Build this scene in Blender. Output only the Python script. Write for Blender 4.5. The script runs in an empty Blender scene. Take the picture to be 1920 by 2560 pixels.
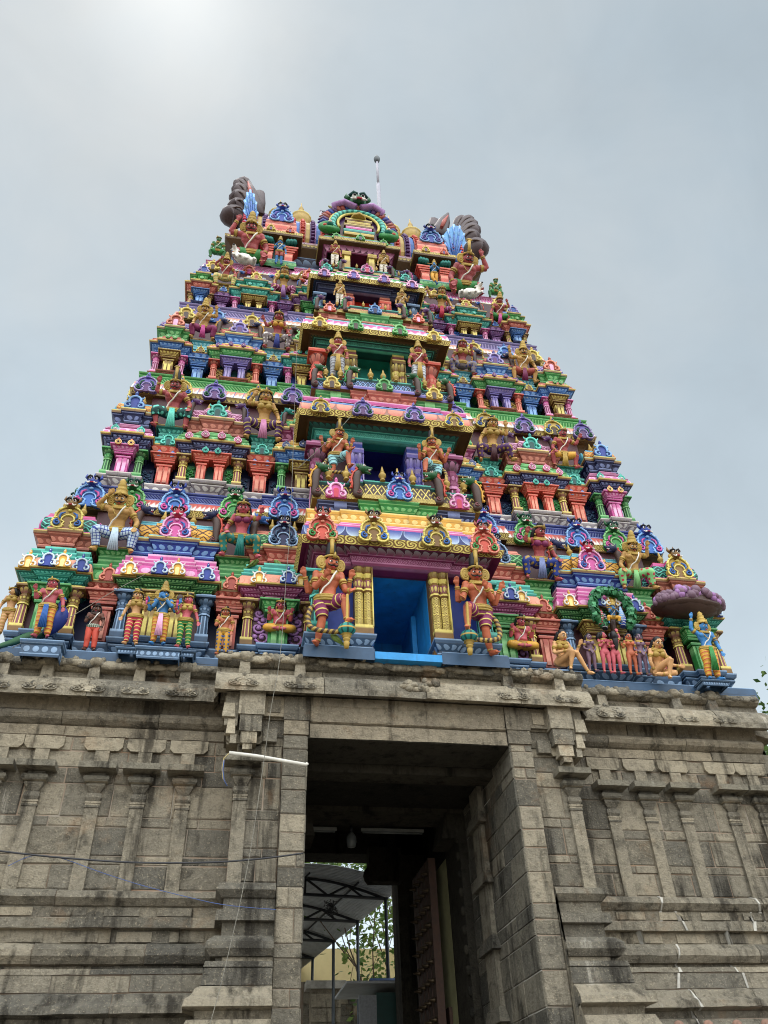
import bpy, math, random
import numpy as np
from mathutils import Vector, Matrix
random.seed(7)
scene = bpy.context.scene
COL = scene.collection
PI = math.pi

# ------------------------------------------------------------------ camera
CAM = (-2.66908, -11.56182, 1.6)
YAW, PITCH, ROLL, FPX = 0.205603, 0.691854, -0.0447951, 2012.63
_cy, _sy, _cp, _sp = math.cos(YAW), math.sin(YAW), math.cos(PITCH), math.sin(PITCH)
_f = np.array([_sy*_cp, _cy*_cp, _sp]); _r = np.array([_cy, -_sy, 0.0]); _u = np.cross(_r, _f)
_c, _s = math.cos(ROLL), math.sin(ROLL)
CR, CU, CF = _c*_r+_s*_u, -_s*_r+_c*_u, _f
cam_d = bpy.data.cameras.new('camera'); cam = bpy.data.objects.new('camera', cam_d); COL.objects.link(cam)
cam.matrix_world = Matrix(((CR[0], CU[0], -CF[0], CAM[0]), (CR[1], CU[1], -CF[1], CAM[1]), (CR[2], CU[2], -CF[2], CAM[2]), (0, 0, 0, 1)))
cam_d.sensor_fit = 'VERTICAL'; cam_d.sensor_height = 36.0; cam_d.lens = FPX/2560*36.0
cam_d.clip_end = 5000
scene.camera = cam
def at(px, py, Y):
    """world point on the plane y = Y seen at photo pixel (px, py)"""
    d = CF+(px-960)/FPX*CR-(py-1280)/FPX*CU
    t = (Y-CAM[1])/d[1]
    return (CAM[0]+d[0]*t, Y, CAM[2]+d[2]*t)

# ------------------------------------------------------------------ sky, sun, exposure
SUN_EL, SUN_AZ = math.radians(70.2), math.radians(-21.8)      # azimuth from +Y towards +X
SUND = (math.sin(SUN_AZ)*math.cos(SUN_EL), math.cos(SUN_AZ)*math.cos(SUN_EL), math.sin(SUN_EL))
w = bpy.data.worlds.new("World"); scene.world = w; w.use_nodes = True
nt = w.node_tree; nt.nodes.clear()
def wn(t, **k):
    n = nt.nodes.new(t)
    for a, b in k.items(): setattr(n, a, b)
    return n
def wm(op, a, b=None, c=None):
    n = wn('ShaderNodeMath', operation=op)
    for i, v in enumerate((a, b, c)):
        if v is None: continue
        if isinstance(v, (int, float)): n.inputs[i].default_value = v
        else: nt.links.new(v, n.inputs[i])
    return n.outputs[0]
sky = wn('ShaderNodeTexSky', sky_type='NISHITA', sun_disc=False)
sky.sun_elevation = SUN_EL; sky.sun_rotation = SUN_AZ; sky.air_density = 1.0; sky.dust_density = 1.0
tc = wn('ShaderNodeTexCoord')
dot = wn('ShaderNodeVectorMath', operation='DOT_PRODUCT'); nt.links.new(tc.outputs['Generated'], dot.inputs[0]); dot.inputs[1].default_value = SUND
glow = wm('POWER', wm('MAXIMUM', dot.outputs['Value'], 0.0), 40.0)
core = wm('POWER', wm('MAXIMUM', dot.outputs['Value'], 0.0), 300.0)
noi = wn('ShaderNodeTexNoise'); nt.links.new(tc.outputs['Generated'], noi.inputs['Vector'])
noi.inputs['Scale'].default_value = 2.6; noi.inputs['Detail'].default_value = 5; noi.inputs['Roughness'].default_value = 0.55
sep = wn('ShaderNodeSeparateXYZ'); nt.links.new(tc.outputs['Generated'], sep.inputs[0])
# overcast veil: bluer to the right; facade fill added in unseen sky behind viewer
front = wm('MULTIPLY', wm('SUBTRACT', 0.10, sep.outputs['Y']), 1.35)
back = wm('MINIMUM', wm('MAXIMUM', front, 0.0), 1.0)
noi2 = wn('ShaderNodeTexNoise'); nt.links.new(tc.outputs['Generated'], noi2.inputs['Vector'])
noi2.inputs['Scale'].default_value = 5.5; noi2.inputs['Detail'].default_value = 7; noi2.inputs['Roughness'].default_value = 0.6; noi2.inputs['Distortion'].default_value = 0.6
cl = wm('ADD', wm('ADD', wm('MULTIPLY', noi.outputs['Fac'], 2.2), wm('MULTIPLY', noi2.outputs['Fac'], 1.6)), 5.85)
up = wm('MAXIMUM', sep.outputs['Z'], 0.0)
cl = wm('ADD', cl, wm('MULTIPLY', wm('MULTIPLY', back, wm('ADD', wm('MULTIPLY', up, 1.25), 0.18)), 46.0))
cl = wm('ADD', cl, wm('MULTIPLY', wm('POWER', wm('SUBTRACT', 1.0, up), 2.0), 8.0))
cl = wm('ADD', cl, wm('MULTIPLY', glow, 0.9))
cl = wm('ADD', cl, wm('MULTIPLY', core, 2.6))
cl = wm('SUBTRACT', cl, wm('MULTIPLY', wm('MAXIMUM', sep.outputs['X'], 0.0), 1.6))
tint = wn('ShaderNodeMix', data_type='RGBA'); tint.inputs[6].default_value = (0.82, 0.965, 1.07, 1); tint.inputs[7].default_value = (0.97, 0.985, 0.965, 1)
tf = wm('MINIMUM', wm('ADD', wm('MULTIPLY', glow, 0.55), wm('MAXIMUM', wm('MULTIPLY', wm('SUBTRACT', noi.outputs['Fac'], 0.4), 1.6), 0.0)), 1.0)
tf = wm('MINIMUM', wm('MAXIMUM', wm('ADD', tf, wm('MULTIPLY', back, 0.8)), 0.0), 1.0)
nt.links.new(tf, tint.inputs[0])
cloud = wn('ShaderNodeVectorMath', operation='SCALE'); nt.links.new(tint.outputs[2], cloud.inputs[0]); nt.links.new(cl, cloud.inputs['Scale'])
mixs = wn('ShaderNodeMix', data_type='RGBA'); mixs.inputs[0].default_value = 0.95
nt.links.new(sky.outputs[0], mixs.inputs[6]); nt.links.new(cloud.outputs[0], mixs.inputs[7])
bg = wn('ShaderNodeBackground'); bg.inputs['Strength'].default_value = 0.085
nt.links.new(mixs.outputs[2], bg.inputs['Color'])
wo = wn('ShaderNodeOutputWorld'); nt.links.new(bg.outputs[0], wo.inputs[0])
sl = bpy.data.lights.new('sun', 'SUN'); sl.energy = 1.1; sl.angle = math.radians(28); sl.color = (1.0, 0.96, 0.9)
so = bpy.data.objects.new('sun', sl); COL.objects.link(so)
so.rotation_euler = Vector(SUND).to_track_quat('Z', 'Y').to_euler(); so.location = (-10, 20, 60)
scene.view_settings.view_transform = 'Standard'; scene.view_settings.look = 'None'
scene.view_settings.exposure = 0.0; scene.view_settings.gamma = 1.0; scene.view_settings.use_curve_mapping = False
scene.cycles.max_bounces = 6; scene.cycles.diffuse_bounces = 3; scene.cycles.glossy_bounces = 2
scene.cycles.use_denoising = True; scene.cycles.filter_width = 1.05

# ------------------------------------------------------------------ materials
PAL = dict(gold='b8983e', goldl='e6d468', goldd='7d5a26', brass='a88a35', teal='12867e', teall='5fd6c4', teald='0a4a48',
 green='2b8c40', greenl='84cc80', greend='0f5a2c', navy='1b2350', navyl='7f8fc4', slate='38587a', slatel='93b6de', slated='243a55',
 pink='cc4c9c', pinkl='f5b4dc', magenta='84265c', magental='cf86b4', maroon='472029', maroonl='8a4a52', orange='d04c38', orangel='ee967c',
 brick='a8483a', brickl='d88a74', lavq='645c96', fanblue='4f97d2', pinkq='b45c98', lavender='655aae', lavl='a89ad0', peri='3c4aa0', peril='8fa0e0', purple='5c3470', purplel='a878b8',
 cyan='3fa6bd', cyanl='9be0ea', yellow='e0a524', yellowl='fbe08a', white='ece9e2', whiteb='c4dcf2', doorblue='0c92dc', blue='2863b4', bluel='86b8f0',
 royal='27409c', peach='dc9880', umber='5a4020', umberl='84683a', black='17151a', hair='1a171c', greyf='4f3f43', greyl='8d8488', brownh='4a352f', mist='b9bfca',
 skin='c06a48', skinpink='c25664', skinred='a5464a', skingold='c4964e', skinbrown='74483a', skinblue='3584c8', skinpurple='7d6076', skintan='d4a068',
 skinorange='c4653f', skingreen='4f9460', terracotta='9c5242', olive='7c7430', crimson='c22a4a', doorteal='0e8378', doornavy='1c2278', doorred='d2301c', doordk='0e1640')
SAT, GAIN = .92, .87
def lin(h):
    o = []
    for i in (0, 2, 4):
        c = int(h[i:i+2], 16)/255
        o.append(c/12.92 if c <= 0.04045 else ((c+0.055)/1.055)**2.4)
    g = .3*o[0]+.59*o[1]+.11*o[2]
    return tuple(max(0.0, (g+(c-g)*SAT)*GAIN) for c in o)+(1.0,)
def pix(P):
    d = np.array(P)-np.array(CAM); z = d@CF
    return 960+FPX*(d@CR)/z, 1280-FPX*(d@CU)/z
class NT:
    def __init__(s, name):
        s.m = bpy.data.materials.new(name); s.m.use_nodes = True; s.t = s.m.node_tree
        s.t.nodes.clear(); s.n = s.t.nodes
        s.out = s.n.new('ShaderNodeOutputMaterial'); s.b = s.n.new('ShaderNodeBsdfPrincipled')
        s.t.links.new(s.b.outputs[0], s.out.inputs[0])
    def put(s, v, sock):
        if isinstance(v, (int, float, tuple)): sock.default_value = v
        else: s.t.links.new(v, sock)
    def ma(s, op, a, b=0.0, c=None):
        n = s.n.new('ShaderNodeMath'); n.operation = op; s.put(a, n.inputs[0]); s.put(b, n.inputs[1])
        if c is not None: s.put(c, n.inputs[2])
        return n.outputs[0]
    def mix(s, f, a, b, mode='MIX'):
        n = s.n.new('ShaderNodeMix'); n.data_type = 'RGBA'; n.blend_type = mode
        s.put(f, n.inputs[0]); s.put(a, n.inputs[6]); s.put(b, n.inputs[7]); return n.outputs[2]
    def sm(s, x, a, b):
        n = s.n.new('ShaderNodeMapRange'); n.interpolation_type = 'SMOOTHSTEP'
        s.put(x, n.inputs[0]); n.inputs[1].default_value = a; n.inputs[2].default_value = b; return n.outputs[0]
    def uv(s):
        n = s.n.new('ShaderNodeTexCoord'); x = s.n.new('ShaderNodeSeparateXYZ'); s.t.links.new(n.outputs['UV'], x.inputs[0])
        return x.outputs[0], x.outputs[1]
    def obj(s):
        n = s.n.new('ShaderNodeTexCoord'); return n.outputs['Object']
    def pos(s):
        n = s.n.new('ShaderNodeNewGeometry'); return n
    def noise(s, vec, sc, det=4, rough=0.6):
        n = s.n.new('ShaderNodeTexNoise'); s.t.links.new(vec, n.inputs['Vector'])
        n.inputs['Scale'].default_value = sc; n.inputs['Detail'].default_value = det; n.inputs['Roughness'].default_value = rough
        return n.outputs['Fac']
    def bump(s, h, st, dist):
        n = s.n.new('ShaderNodeBump'); n.inputs['Strength'].default_value = st; n.inputs['Distance'].default_value = dist
        s.t.links.new(h, n.inputs['Height']); s.t.links.new(n.outputs[0], s.b.inputs['Normal'])
MATS = {}
def mat(key):
    if key in MATS: return MATS[key]
    if key in SPECIAL: MATS[key] = SPECIAL[key](); return MATS[key]
    p = key.split(':'); kind = p[0] if len(p) > 1 else 'plain'
    base = lin(PAL[p[1] if len(p) > 1 else p[0]]); acc = lin(PAL[p[2]]) if len(p) > 2 else base
    M = NT(key.replace(':', '_')); ma = M.ma
    col = base; hgt = None
    if kind != 'plain':
        u, v = M.uv(); fu = ma('FRACT', u); cu = ma('SUBTRACT', fu, 0.5); cv = ma('SUBTRACT', v, 0.5)
        if kind == 'dots':
            d = ma('SQRT', ma('ADD', ma('MULTIPLY', ma('MULTIPLY', cu, 1.08), ma('MULTIPLY', cu, 1.08)), ma('MULTIPLY', cv, cv)))
            k = M.sm(d, 0.42, 0.34); col = M.mix(ma('MULTIPLY', k, ma('ADD', 0.55, ma('MULTIPLY', v, 0.45))), base, acc); hgt = k
        elif kind in ('petal', 'petald'):
            vv = v if kind == 'petal' else ma('SUBTRACT', 1.0, v)
            e = ma('ADD', ma('MULTIPLY', ma('MULTIPLY', cu, cu), 4.3), ma('POWER', vv, 2.6))
            k = M.sm(e, 1.0, 0.9); rim = ma('MULTIPLY', k, M.sm(e, 0.72, 0.88))
            inn = M.mix(ma('POWER', ma('MAXIMUM', vv, 0.0), 1.6), base, acc)
            dk = M.mix(0.55, base, (0.01, 0.01, 0.015, 1))
            col = M.mix(k, dk, inn); col = M.mix(ma('MULTIPLY', rim, 0.45), col, acc); hgt = k
        elif kind == 'rope':
            a = ma('ABSOLUTE', ma('SUBTRACT', ma('FRACT', ma('ADD', ma('MULTIPLY', u, 1.3), ma('MULTIPLY', v, 0.9))), 0.5))
            col = M.mix(M.sm(a, 0.2, 0.3), base, acc); hgt = a
        elif kind == 'scroll':
            d = ma('SQRT', ma('ADD', ma('MULTIPLY', cu, cu), ma('MULTIPLY', cv, cv)))
            an = ma('ARCTAN2', cv, cu)
            a = ma('SINE', ma('ADD', ma('MULTIPLY', d, 22.0), ma('MULTIPLY', an, 2.0)))
            k = M.sm(a, -0.35, 0.35); col = M.mix(k, base, acc); hgt = k
        elif kind == 'strokes':
            l = M.sm(ma('ABSOLUTE', cu), 0.42, 0.47)
            w2 = M.sm(ma('ADD', v, ma('MULTIPLY', ma('SINE', ma('MULTIPLY', u, 12.566)), 0.16)), 0.25, 0.72)
            col = M.mix(w2, lin('f3efe8'), base); col = M.mix(ma('MULTIPLY', l, 0.8), col, acc)
        elif kind == 'lattice':
            a = ma('ABSOLUTE', ma('SUBTRACT', ma('FRACT', ma('ADD', u, v)), 0.5)); b = ma('ABSOLUTE', ma('SUBTRACT', ma('FRACT', ma('SUBTRACT', u, v)), 0.5))
            l = M.sm(ma('MAXIMUM', a, b), 0.40, 0.45)
            dd = M.sm(ma('MAXIMUM', a, b), 0.14, 0.10)
            col = M.mix(l, base, acc); col = M.mix(ma('MULTIPLY', dd, 0.7), col, acc); hgt = l
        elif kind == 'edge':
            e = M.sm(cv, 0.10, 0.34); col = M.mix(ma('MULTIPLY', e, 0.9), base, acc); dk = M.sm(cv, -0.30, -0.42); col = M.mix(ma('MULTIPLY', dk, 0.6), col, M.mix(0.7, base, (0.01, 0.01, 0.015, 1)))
        elif kind == 'flute':
            a = ma('ABSOLUTE', cu); col = M.mix(M.sm(a, 0.25, 0.4), base, acc); hgt = a
        elif kind == 'rings':
            a = ma('ABSOLUTE', ma('SUBTRACT', ma('FRACT', ma('ADD', ma('MULTIPLY', v, 17.0), ma('MULTIPLY', ma('SINE', ma('MULTIPLY', u, 6.283)), 0.25))), 0.5))
            col = M.mix(M.sm(a, 0.36, 0.42), base, acc); hgt = a
        elif kind == 'plaid':
            a = ma('ABSOLUTE', ma('SUBTRACT', ma('FRACT', ma('MULTIPLY', v, 26.0)), 0.5)); b = ma('ABSOLUTE', ma('SUBTRACT', ma('FRACT', ma('MULTIPLY', u, 8.0)), 0.5))
            col = M.mix(M.sm(ma('MAXIMUM', a, b), 0.36, 0.42), base, acc)
        elif kind == 'spots':
            a = ma('SUBTRACT', ma('FRACT', ma('MULTIPLY', v, 14.0)), 0.5); b = ma('SUBTRACT', ma('FRACT', ma('MULTIPLY', u, 4.0)), 0.5)
            d = ma('SQRT', ma('ADD', ma('MULTIPLY', a, a), ma('MULTIPLY', b, b))); col = M.mix(M.sm(d, 0.3, 0.22), base, acc)
    P = M.pos().outputs['Position']
    n1 = M.noise(P, 3.1, 5, 0.65)
    dirt = M.sm(n1, 0.25, 0.75)
    col = M.mix(1.0, col, M.mix(dirt, (0.72, 0.70, 0.68, 1), (1.06, 1.06, 1.06, 1)), 'MULTIPLY')
    mp = M.n.new('ShaderNodeMapping'); mp.inputs['Scale'].default_value = (5.0, 5.0, 0.7); M.t.links.new(P, mp.inputs['Vector'])
    st = M.noise(mp.outputs[0], 1.0, 5, 0.7); col = M.mix(ma('MULTIPLY', M.sm(st, 0.54, 0.72), 0.38), col, lin('3a342e'))
    oi = M.n.new('ShaderNodeObjectInfo'); rv = ma('ADD', ma('MULTIPLY', oi.outputs['Random'], 0.24), 0.86)
    vm = M.n.new('ShaderNodeVectorMath'); vm.operation = 'SCALE'; M.put(col, vm.inputs[0]); M.put(rv, vm.inputs['Scale']); col = vm.outputs[0]
    M.put(col, M.b.inputs['Base Color']); M.b.inputs['Roughness'].default_value = 0.5
    M.b.inputs['Specular IOR Level'].default_value = 0.3
    if hgt is not None: M.bump(hgt, 0.5, 0.02)
    MATS[key] = M.m
    return M.m
def stone_mat(name, warm=1.0, dark=1.0, blocks=True, relief=0.0):
    def f():
        M = NT(name); ma = M.ma; g = M.pos(); P = g.outputs['Position']
        n1 = M.noise(P, 0.55, 6, 0.62); n2 = M.noise(P, 9.0, 6, 0.72); n3 = M.noise(P, 38.0, 3, 0.7); n4 = M.noise(P, 2.3, 5, 0.6)
        c = M.mix(M.sm(n1, 0.34, 0.66), lin('74726c'), lin('aaa290'))
        if blocks:
            R = g.outputs['Random Per Island']
            c = M.mix(0.62, c, M.mix(R, lin('5f5e5a'), lin('bdb29c')))
            c = M.mix(M.sm(ma('FRACT', ma('MULTIPLY', R, 7.31)), 0.86, 0.9), c, M.mix(0.5, c, lin('3f4142')))
        c = M.mix(M.sm(n4, 0.54, 0.68), c, M.mix(0.45, c, lin('4a4843')))
        n5 = M.noise(P, 4.6, 8, 0.78); c = M.mix(ma('MULTIPLY', M.sm(n5, 0.54, 0.66), 0.34), c, lin('35332f')); c = M.mix(ma('MULTIPLY', M.sm(n5, 0.42, 0.34), 0.22), c, lin('cfc5b0'))
        c = M.mix(M.sm(n2, 0.36, 0.54), M.mix(0.32, c, lin('2a2825')), c)
        c = M.mix(ma('MULTIPLY', M.sm(n3, 0.56, 0.7), 0.5), c, lin('c9bda4'))
        # black run-off streaks below the ledges, stretched vertically
        mp = M.n.new('ShaderNodeMapping'); mp.inputs['Scale'].default_value = (2.4, 2.4, 0.28); M.t.links.new(P, mp.inputs['Vector'])
        st = M.noise(mp.outputs[0], 1.0, 6, 0.68)
        c = M.mix(ma('MULTIPLY', M.sm(st, 0.52, 0.66), 0.78), c, lin('262320'))
        c = M.mix(ma('MULTIPLY', M.sm(st, 0.37, 0.27), 0.5), c, lin('d5d0c4'))
        n6 = M.noise(P, 1.1, 6, 0.7); c = M.mix(ma('MULTIPLY', M.sm(n6, 0.56, 0.70), 0.28), c, lin('9a6f45'))
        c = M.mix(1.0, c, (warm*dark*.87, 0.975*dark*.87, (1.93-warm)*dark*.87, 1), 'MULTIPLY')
        M.put(c, M.b.inputs['Base Color']); M.b.inputs['Roughness'].default_value = 0.92; M.b.inputs['Specular IOR Level'].default_value = 0.15
        h = ma('ADD', ma('MULTIPLY', n2, 1.0), ma('MULTIPLY', n3, 0.45))
        if relief:
            h = ma('ADD', h, ma('MULTIPLY', M.noise(P, 6.0, 2, 0.4), relief))
        h = ma('ADD', h, ma('MULTIPLY', n5, 1.3)); M.bump(h, 1.0, 0.045)
        return M.m
    return f
def simple(name, hexc, rough=0.6, metal=0.0, sc=6.0, amt=0.25, bump=0.0, col2=None):
    def f():
        M = NT(name); P = M.pos().outputs['Position']; n = M.noise(P, sc, 5, 0.65)
        b = lin(hexc); c = M.mix(M.sm(n, 0.3, 0.7), M.mix(amt, b, lin(col2) if col2 else (0.02, 0.02, 0.02, 1)), b)
        M.put(c, M.b.inputs['Base Color']); M.b.inputs['Roughness'].default_value = rough; M.b.inputs['Metallic'].default_value = metal
        if bump: M.bump(n, bump, 0.03)
        return M.m
    return f
def leaf_mat(name, a, b):
    def f():
        M = NT(name); g = M.pos(); c = M.mix(g.outputs['Random Per Island'], lin(a), lin(b))
        M.put(c, M.b.inputs['Base Color']); M.b.inputs['Roughness'].default_value = 0.55
        tr = M.n.new('ShaderNodeBsdfTranslucent'); M.put(c, tr.inputs[0]); mx = M.n.new('ShaderNodeMixShader'); mx.inputs[0].default_value = 0.3
        M.t.links.new(M.b.outputs[0], mx.inputs[1]); M.t.links.new(tr.outputs[0], mx.inputs[2]); M.t.links.new(mx.outputs[0], M.out.inputs[0])
        return M.m
    return f
SPECIAL = {
 'stone': stone_mat('stone_block'), 'stoneband': stone_mat('stone_band', 1.03, 1.0), 'stonecarve': stone_mat('stone_carved', 1.0, 1.22, True, 1.4),
 'stonedark': stone_mat('stone_shaded', 0.97, 0.17), 'stonegrey': stone_mat('stone_passage', 0.96, 0.66), 'mortar': simple('mortar', '8d867a', 0.95, 0, 2.2, 0.8, 0.5, '85664a'),  # ceiling and chamber stone carries the gateway's shade in its colour
 'limew': simple('lime_mortar', 'b8b4aa', 0.9, 0, 5, 0.4, 0.4),
 'earth': simple('earth', '9a8c76', 0.95, 0, 0.8, 0.4, 0.5), 'paving': simple('paving', '989084', 0.9, 0, 2, 0.3, 0.3),
 'whitepvc': simple('white_pipe', 'd9d6cc', 0.45), 'cableblk': simple('black_cable', '1b1d26', 0.5), 'cableblue': simple('blue_twine', '3d5c9c', 0.6),
 'rope': simple('pale_rope', '8a867a', 0.8, 0, 30, 0.4), 'wire_y': simple('yellow_wire', 'b9a464', 0.6), 'steel': simple('grey_steel', '4d545a', 0.5, 0.3),
 'steeldk': simple('dark_steel', '23282e', 0.5, 0.2), 'roofsheet': simple('metal_sheet', 'c2c6c8', 0.45, 0.2, 4, 0.25), 'polem': simple('galvanised_pole', '9a98a6', 0.6, 0.0),
 'yellowwall': simple('yellow_plaster', 'd9c48a', 0.9, 0, 1.5, 0.12), 'wood': simple('old_wood', '523526', 0.7, 0, 9, 0.4, 0.3), 'limegreen': simple('lime_wash', 'b4b280', 0.9, 0, 3, 0.3),
 'spike': simple('brass_spike', '5b4c38', 0.45, 0.7), 'kioskteal': simple('kiosk_paint', '1f5550', 0.6), 'kioskwhite': simple('kiosk_board', 'b9bec4', 0.6, 0, 20, 0.3),
 'tarp': simple('blue_tarpaulin', '2d5fa8', 0.5), 'bark': simple('bark', '6f5b48', 0.9, 0, 12, 0.5, 0.6), 'lampglass': simple('frosted_glass', '6f7576', 0.3), 'tubew': simple('tube_lamp_white', '8b8d8a', 0.4),
 'leaf': leaf_mat('leaf_green', '3f6a24', '8fa848'), 'leafdk': leaf_mat('leaf_dark', '2a4a20', '6a8a3a'), 'leafpaint': leaf_mat('painted_leaf', '14603a', '4fae74'),
 'parrot': simple('parrot_green', '6f8f33', 0.6, 0, 20, 0.3), 'beak': simple('red_beak', 'b0412c', 0.4), 'lotusred': simple('worn_red_stone', '8f6a58', 0.9, 0, 9, 0.5, 0.4, '5a4a40'), 'redroof': simple('red_paint', 'c2382c', 0.5),
}

# ------------------------------------------------------------------ mesh helper
class MB:
    def __init__(s): s.v = []; s.f = []; s.m = []; s.uv = []; s.mats = []; s.smooth = []
    def mi(s, k):
        if k not in s.mats: s.mats.append(k)
        return s.mats.index(k)
    def face(s, idx, k, uv=None, sm=False):
        s.f.append(tuple(idx)); s.m.append(s.mi(k)); s.uv.append(uv or [(0.5, 0.5)]*len(idx)); s.smooth.append(sm)
    def box(s, x0, x1, y0, y1, z0, z1, k, top=None):
        """solid box; top = (dx, dy) shrinks the upper face"""
        if x0 > x1: x0, x1 = x1, x0
        b = len(s.v); dx, dy = top or (0, 0)
        s.v += [(x0, y0, z0), (x1, y0, z0), (x1, y1, z0), (x0, y1, z0), (x0+dx, y0+dy, z1), (x1-dx, y0+dy, z1), (x1-dx, y1-dy, z1), (x0+dx, y1-dy, z1)]
        h = max(z1-z0, 1e-4)
        for q, L in (((0, 1, 5, 4), x1-x0), ((1, 2, 6, 5), y1-y0), ((2, 3, 7, 6), x1-x0), ((3, 0, 4, 7), y1-y0)):
            s.face([b+i for i in q], k, [(0, 0), (L/h, 0), (L/h, 1), (0, 1)])
        s.face([b+3, b+2, b+1, b], k); s.face([b+4, b+5, b+6, b+7], k)
    def tube(s, pts, r, k, n=6, cap=True, vs=1.0, flat=1.0):
        pts = [Vector(p) for p in pts]; rs = r if isinstance(r, (list, tuple)) else [r]*len(pts)
        b = len(s.v); L = 0.0; Ls = []
        prev = None
        for i, p in enumerate(pts):
            if i: L += (p-pts[i-1]).length
            Ls.append(L)
            t = (pts[min(i+1, len(pts)-1)]-pts[max(i-1, 0)])
            t = t.normalized() if t.length > 1e-9 else Vector((0, 0, 1))
            if prev is None:
                a = Vector((0, 1, 0)) if abs(t.y) < 0.9 else Vector((1, 0, 0))
                e1 = t.cross(a).normalized()
            else:
                e1 = (prev-t*prev.dot(t)); e1 = e1.normalized() if e1.length > 1e-6 else t.orthogonal().normalized()
            prev = e1; e2 = t.cross(e1)
            for j in range(n):
                a = 2*PI*j/n
                s.v.append(tuple(p+(e1*math.cos(a)+e2*math.sin(a)*flat)*rs[i]))
        for i in range(len(pts)-1):
            for j in range(n):
                j2 = (j+1) % n
                s.face((b+i*n+j, b+i*n+j2, b+(i+1)*n+j2, b+(i+1)*n+j), k, [(j/n, Ls[i]*vs), ((j+1)/n, Ls[i]*vs), ((j+1)/n, Ls[i+1]*vs), (j/n, Ls[i+1]*vs)], True)
        if cap:
            s.face([b+j for j in range(n)][::-1], k); e = b+(len(pts)-1)*n; s.face([e+j for j in range(n)], k)
    def lathe(s, prof, c, n=10, k=None, rot=0.0, sy=1.0, sm=True):
        """prof rows (r, z[, mat])"""
        b = len(s.v)
        for row in prof:
            for j in range(n):
                a = 2*PI*(j+rot)/n; s.v.append((c[0]+row[0]*math.cos(a), c[1]+row[0]*math.sin(a)*sy, c[2]+row[1]))
        for i in range(len(prof)-1):
            kk = prof[i][2] if len(prof[i]) > 2 else k
            for j in range(n):
                j2 = (j+1) % n
                s.face((b+i*n+j, b+i*n+j2, b+(i+1)*n+j2, b+(i+1)*n+j), kk, [(j/n*8, 0), ((j+1)/n*8, 0), ((j+1)/n*8, 1), (j/n*8, 1)], sm)
        kk = prof[-1][2] if len(prof[-1]) > 2 else k
        s.face([b+j for j in range(n)][::-1], prof[0][2] if len(prof[0]) > 2 else k); e = b+(len(prof)-1)*n; s.face([e+j for j in range(n)], kk)
    def ball(s, c, r, k, nu=10, nv=7, noise=0.0):
        rx, ry, rz = r if isinstance(r, (list, tuple)) else (r, r, r)
        b = len(s.v); s.v.append((c[0], c[1], c[2]-rz))
        for i in range(1, nv):
            a = -PI/2+PI*i/nv
            for j in range(nu):
                t = 2*PI*j/nu; q = 1+random.uniform(-noise, noise)
                s.v.append((c[0]+rx*math.cos(a)*math.cos(t)*q, c[1]+ry*math.cos(a)*math.sin(t)*q, c[2]+rz*math.sin(a)*q))
        s.v.append((c[0], c[1], c[2]+rz)); T = len(s.v)-1
        for j in range(nu):
            j2 = (j+1) % nu
            s.face((b, b+1+j2, b+1+j), k, None, True); s.face((T, b+1+(nv-2)*nu+j, b+1+(nv-2)*nu+j2), k, None, True)
            for i in range(nv-2): s.face((b+1+i*nu+j, b+1+i*nu+j2, b+1+(i+1)*nu+j2, b+1+(i+1)*nu+j), k, [((j)/nu, i/nv), ((j+1)/nu, i/nv), ((j+1)/nu, (i+1)/nv), (j/nu, (i+1)/nv)], True)
    def sweep(s, plan, prof, asp=1.0, capends=True):
        """plan: orthogonal (x, y) path, outward on its right; prof: rows (off, z, mat for the face to the next row)"""
        P = [Vector((p[0], p[1])) for p in plan]; n = len(P)
        offs = []
        for i in range(n):
            ns = []
            if i > 0: d = (P[i]-P[i-1]).normalized(); ns.append(Vector((d.y, -d.x)))
            if i < n-1: d = (P[i+1]-P[i]).normalized(); ns.append(Vector((d.y, -d.x)))
            if len(ns) == 1: o = ns[0]
            elif abs(ns[0].dot(ns[1])) > 0.9: o = ns[0]
            else: o = ns[0]+ns[1]
            offs.append(o)
        b = len(s.v); m = len(prof)
        for row in prof:
            for i in range(n):
                q = P[i]+offs[i]*row[0]; s.v.append((q.x, q.y, row[1]))
        cum = [0.0]
        for i in range(1, n): cum.append(cum[-1]+(P[i]-P[i-1]).length)
        mid = cum[-1]/2
        for r in range(m-1):
            L = math.hypot(prof[r+1][0]-prof[r][0], prof[r+1][1]-prof[r][1])
            if L < 1e-5 or prof[r][2] is None: continue
            L *= asp
            for i in range(n-1):
                e0 = s.v[b+r*n+i]; e1 = s.v[b+r*n+i+1]
                u0, u1 = (cum[i]-mid)/L, (cum[i+1]-mid)/L
                s.face((b+r*n+i, b+r*n+i+1, b+(r+1)*n+i+1, b+(r+1)*n+i), prof[r][2], [(u0, 0), (u1, 0), (u1, 1), (u0, 1)])
        if capends and m > 2:
            k = prof[0][2]
            s.face([b+r*n for r in range(m)], k); s.face([b+r*n+n-1 for r in range(m)][::-1], k)
    def extr(s, out, y0, y1, k, kb=None, at=(0, 0, 0)):
        """(x, z) outline extruded from y0 (front) to y1"""
        b = len(s.v); n = len(out)
        for y in (y0, y1):
            for p in out: s.v.append((at[0]+p[0], at[1]+y, at[2]+p[1]))
        s.face([b+i for i in range(n)], k); s.face([b+n+i for i in range(n)][::-1], kb or k)
        for i in range(n):
            j = (i+1) % n; s.face((b+i, b+n+i, b+n+j, b+j), kb or k)
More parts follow.
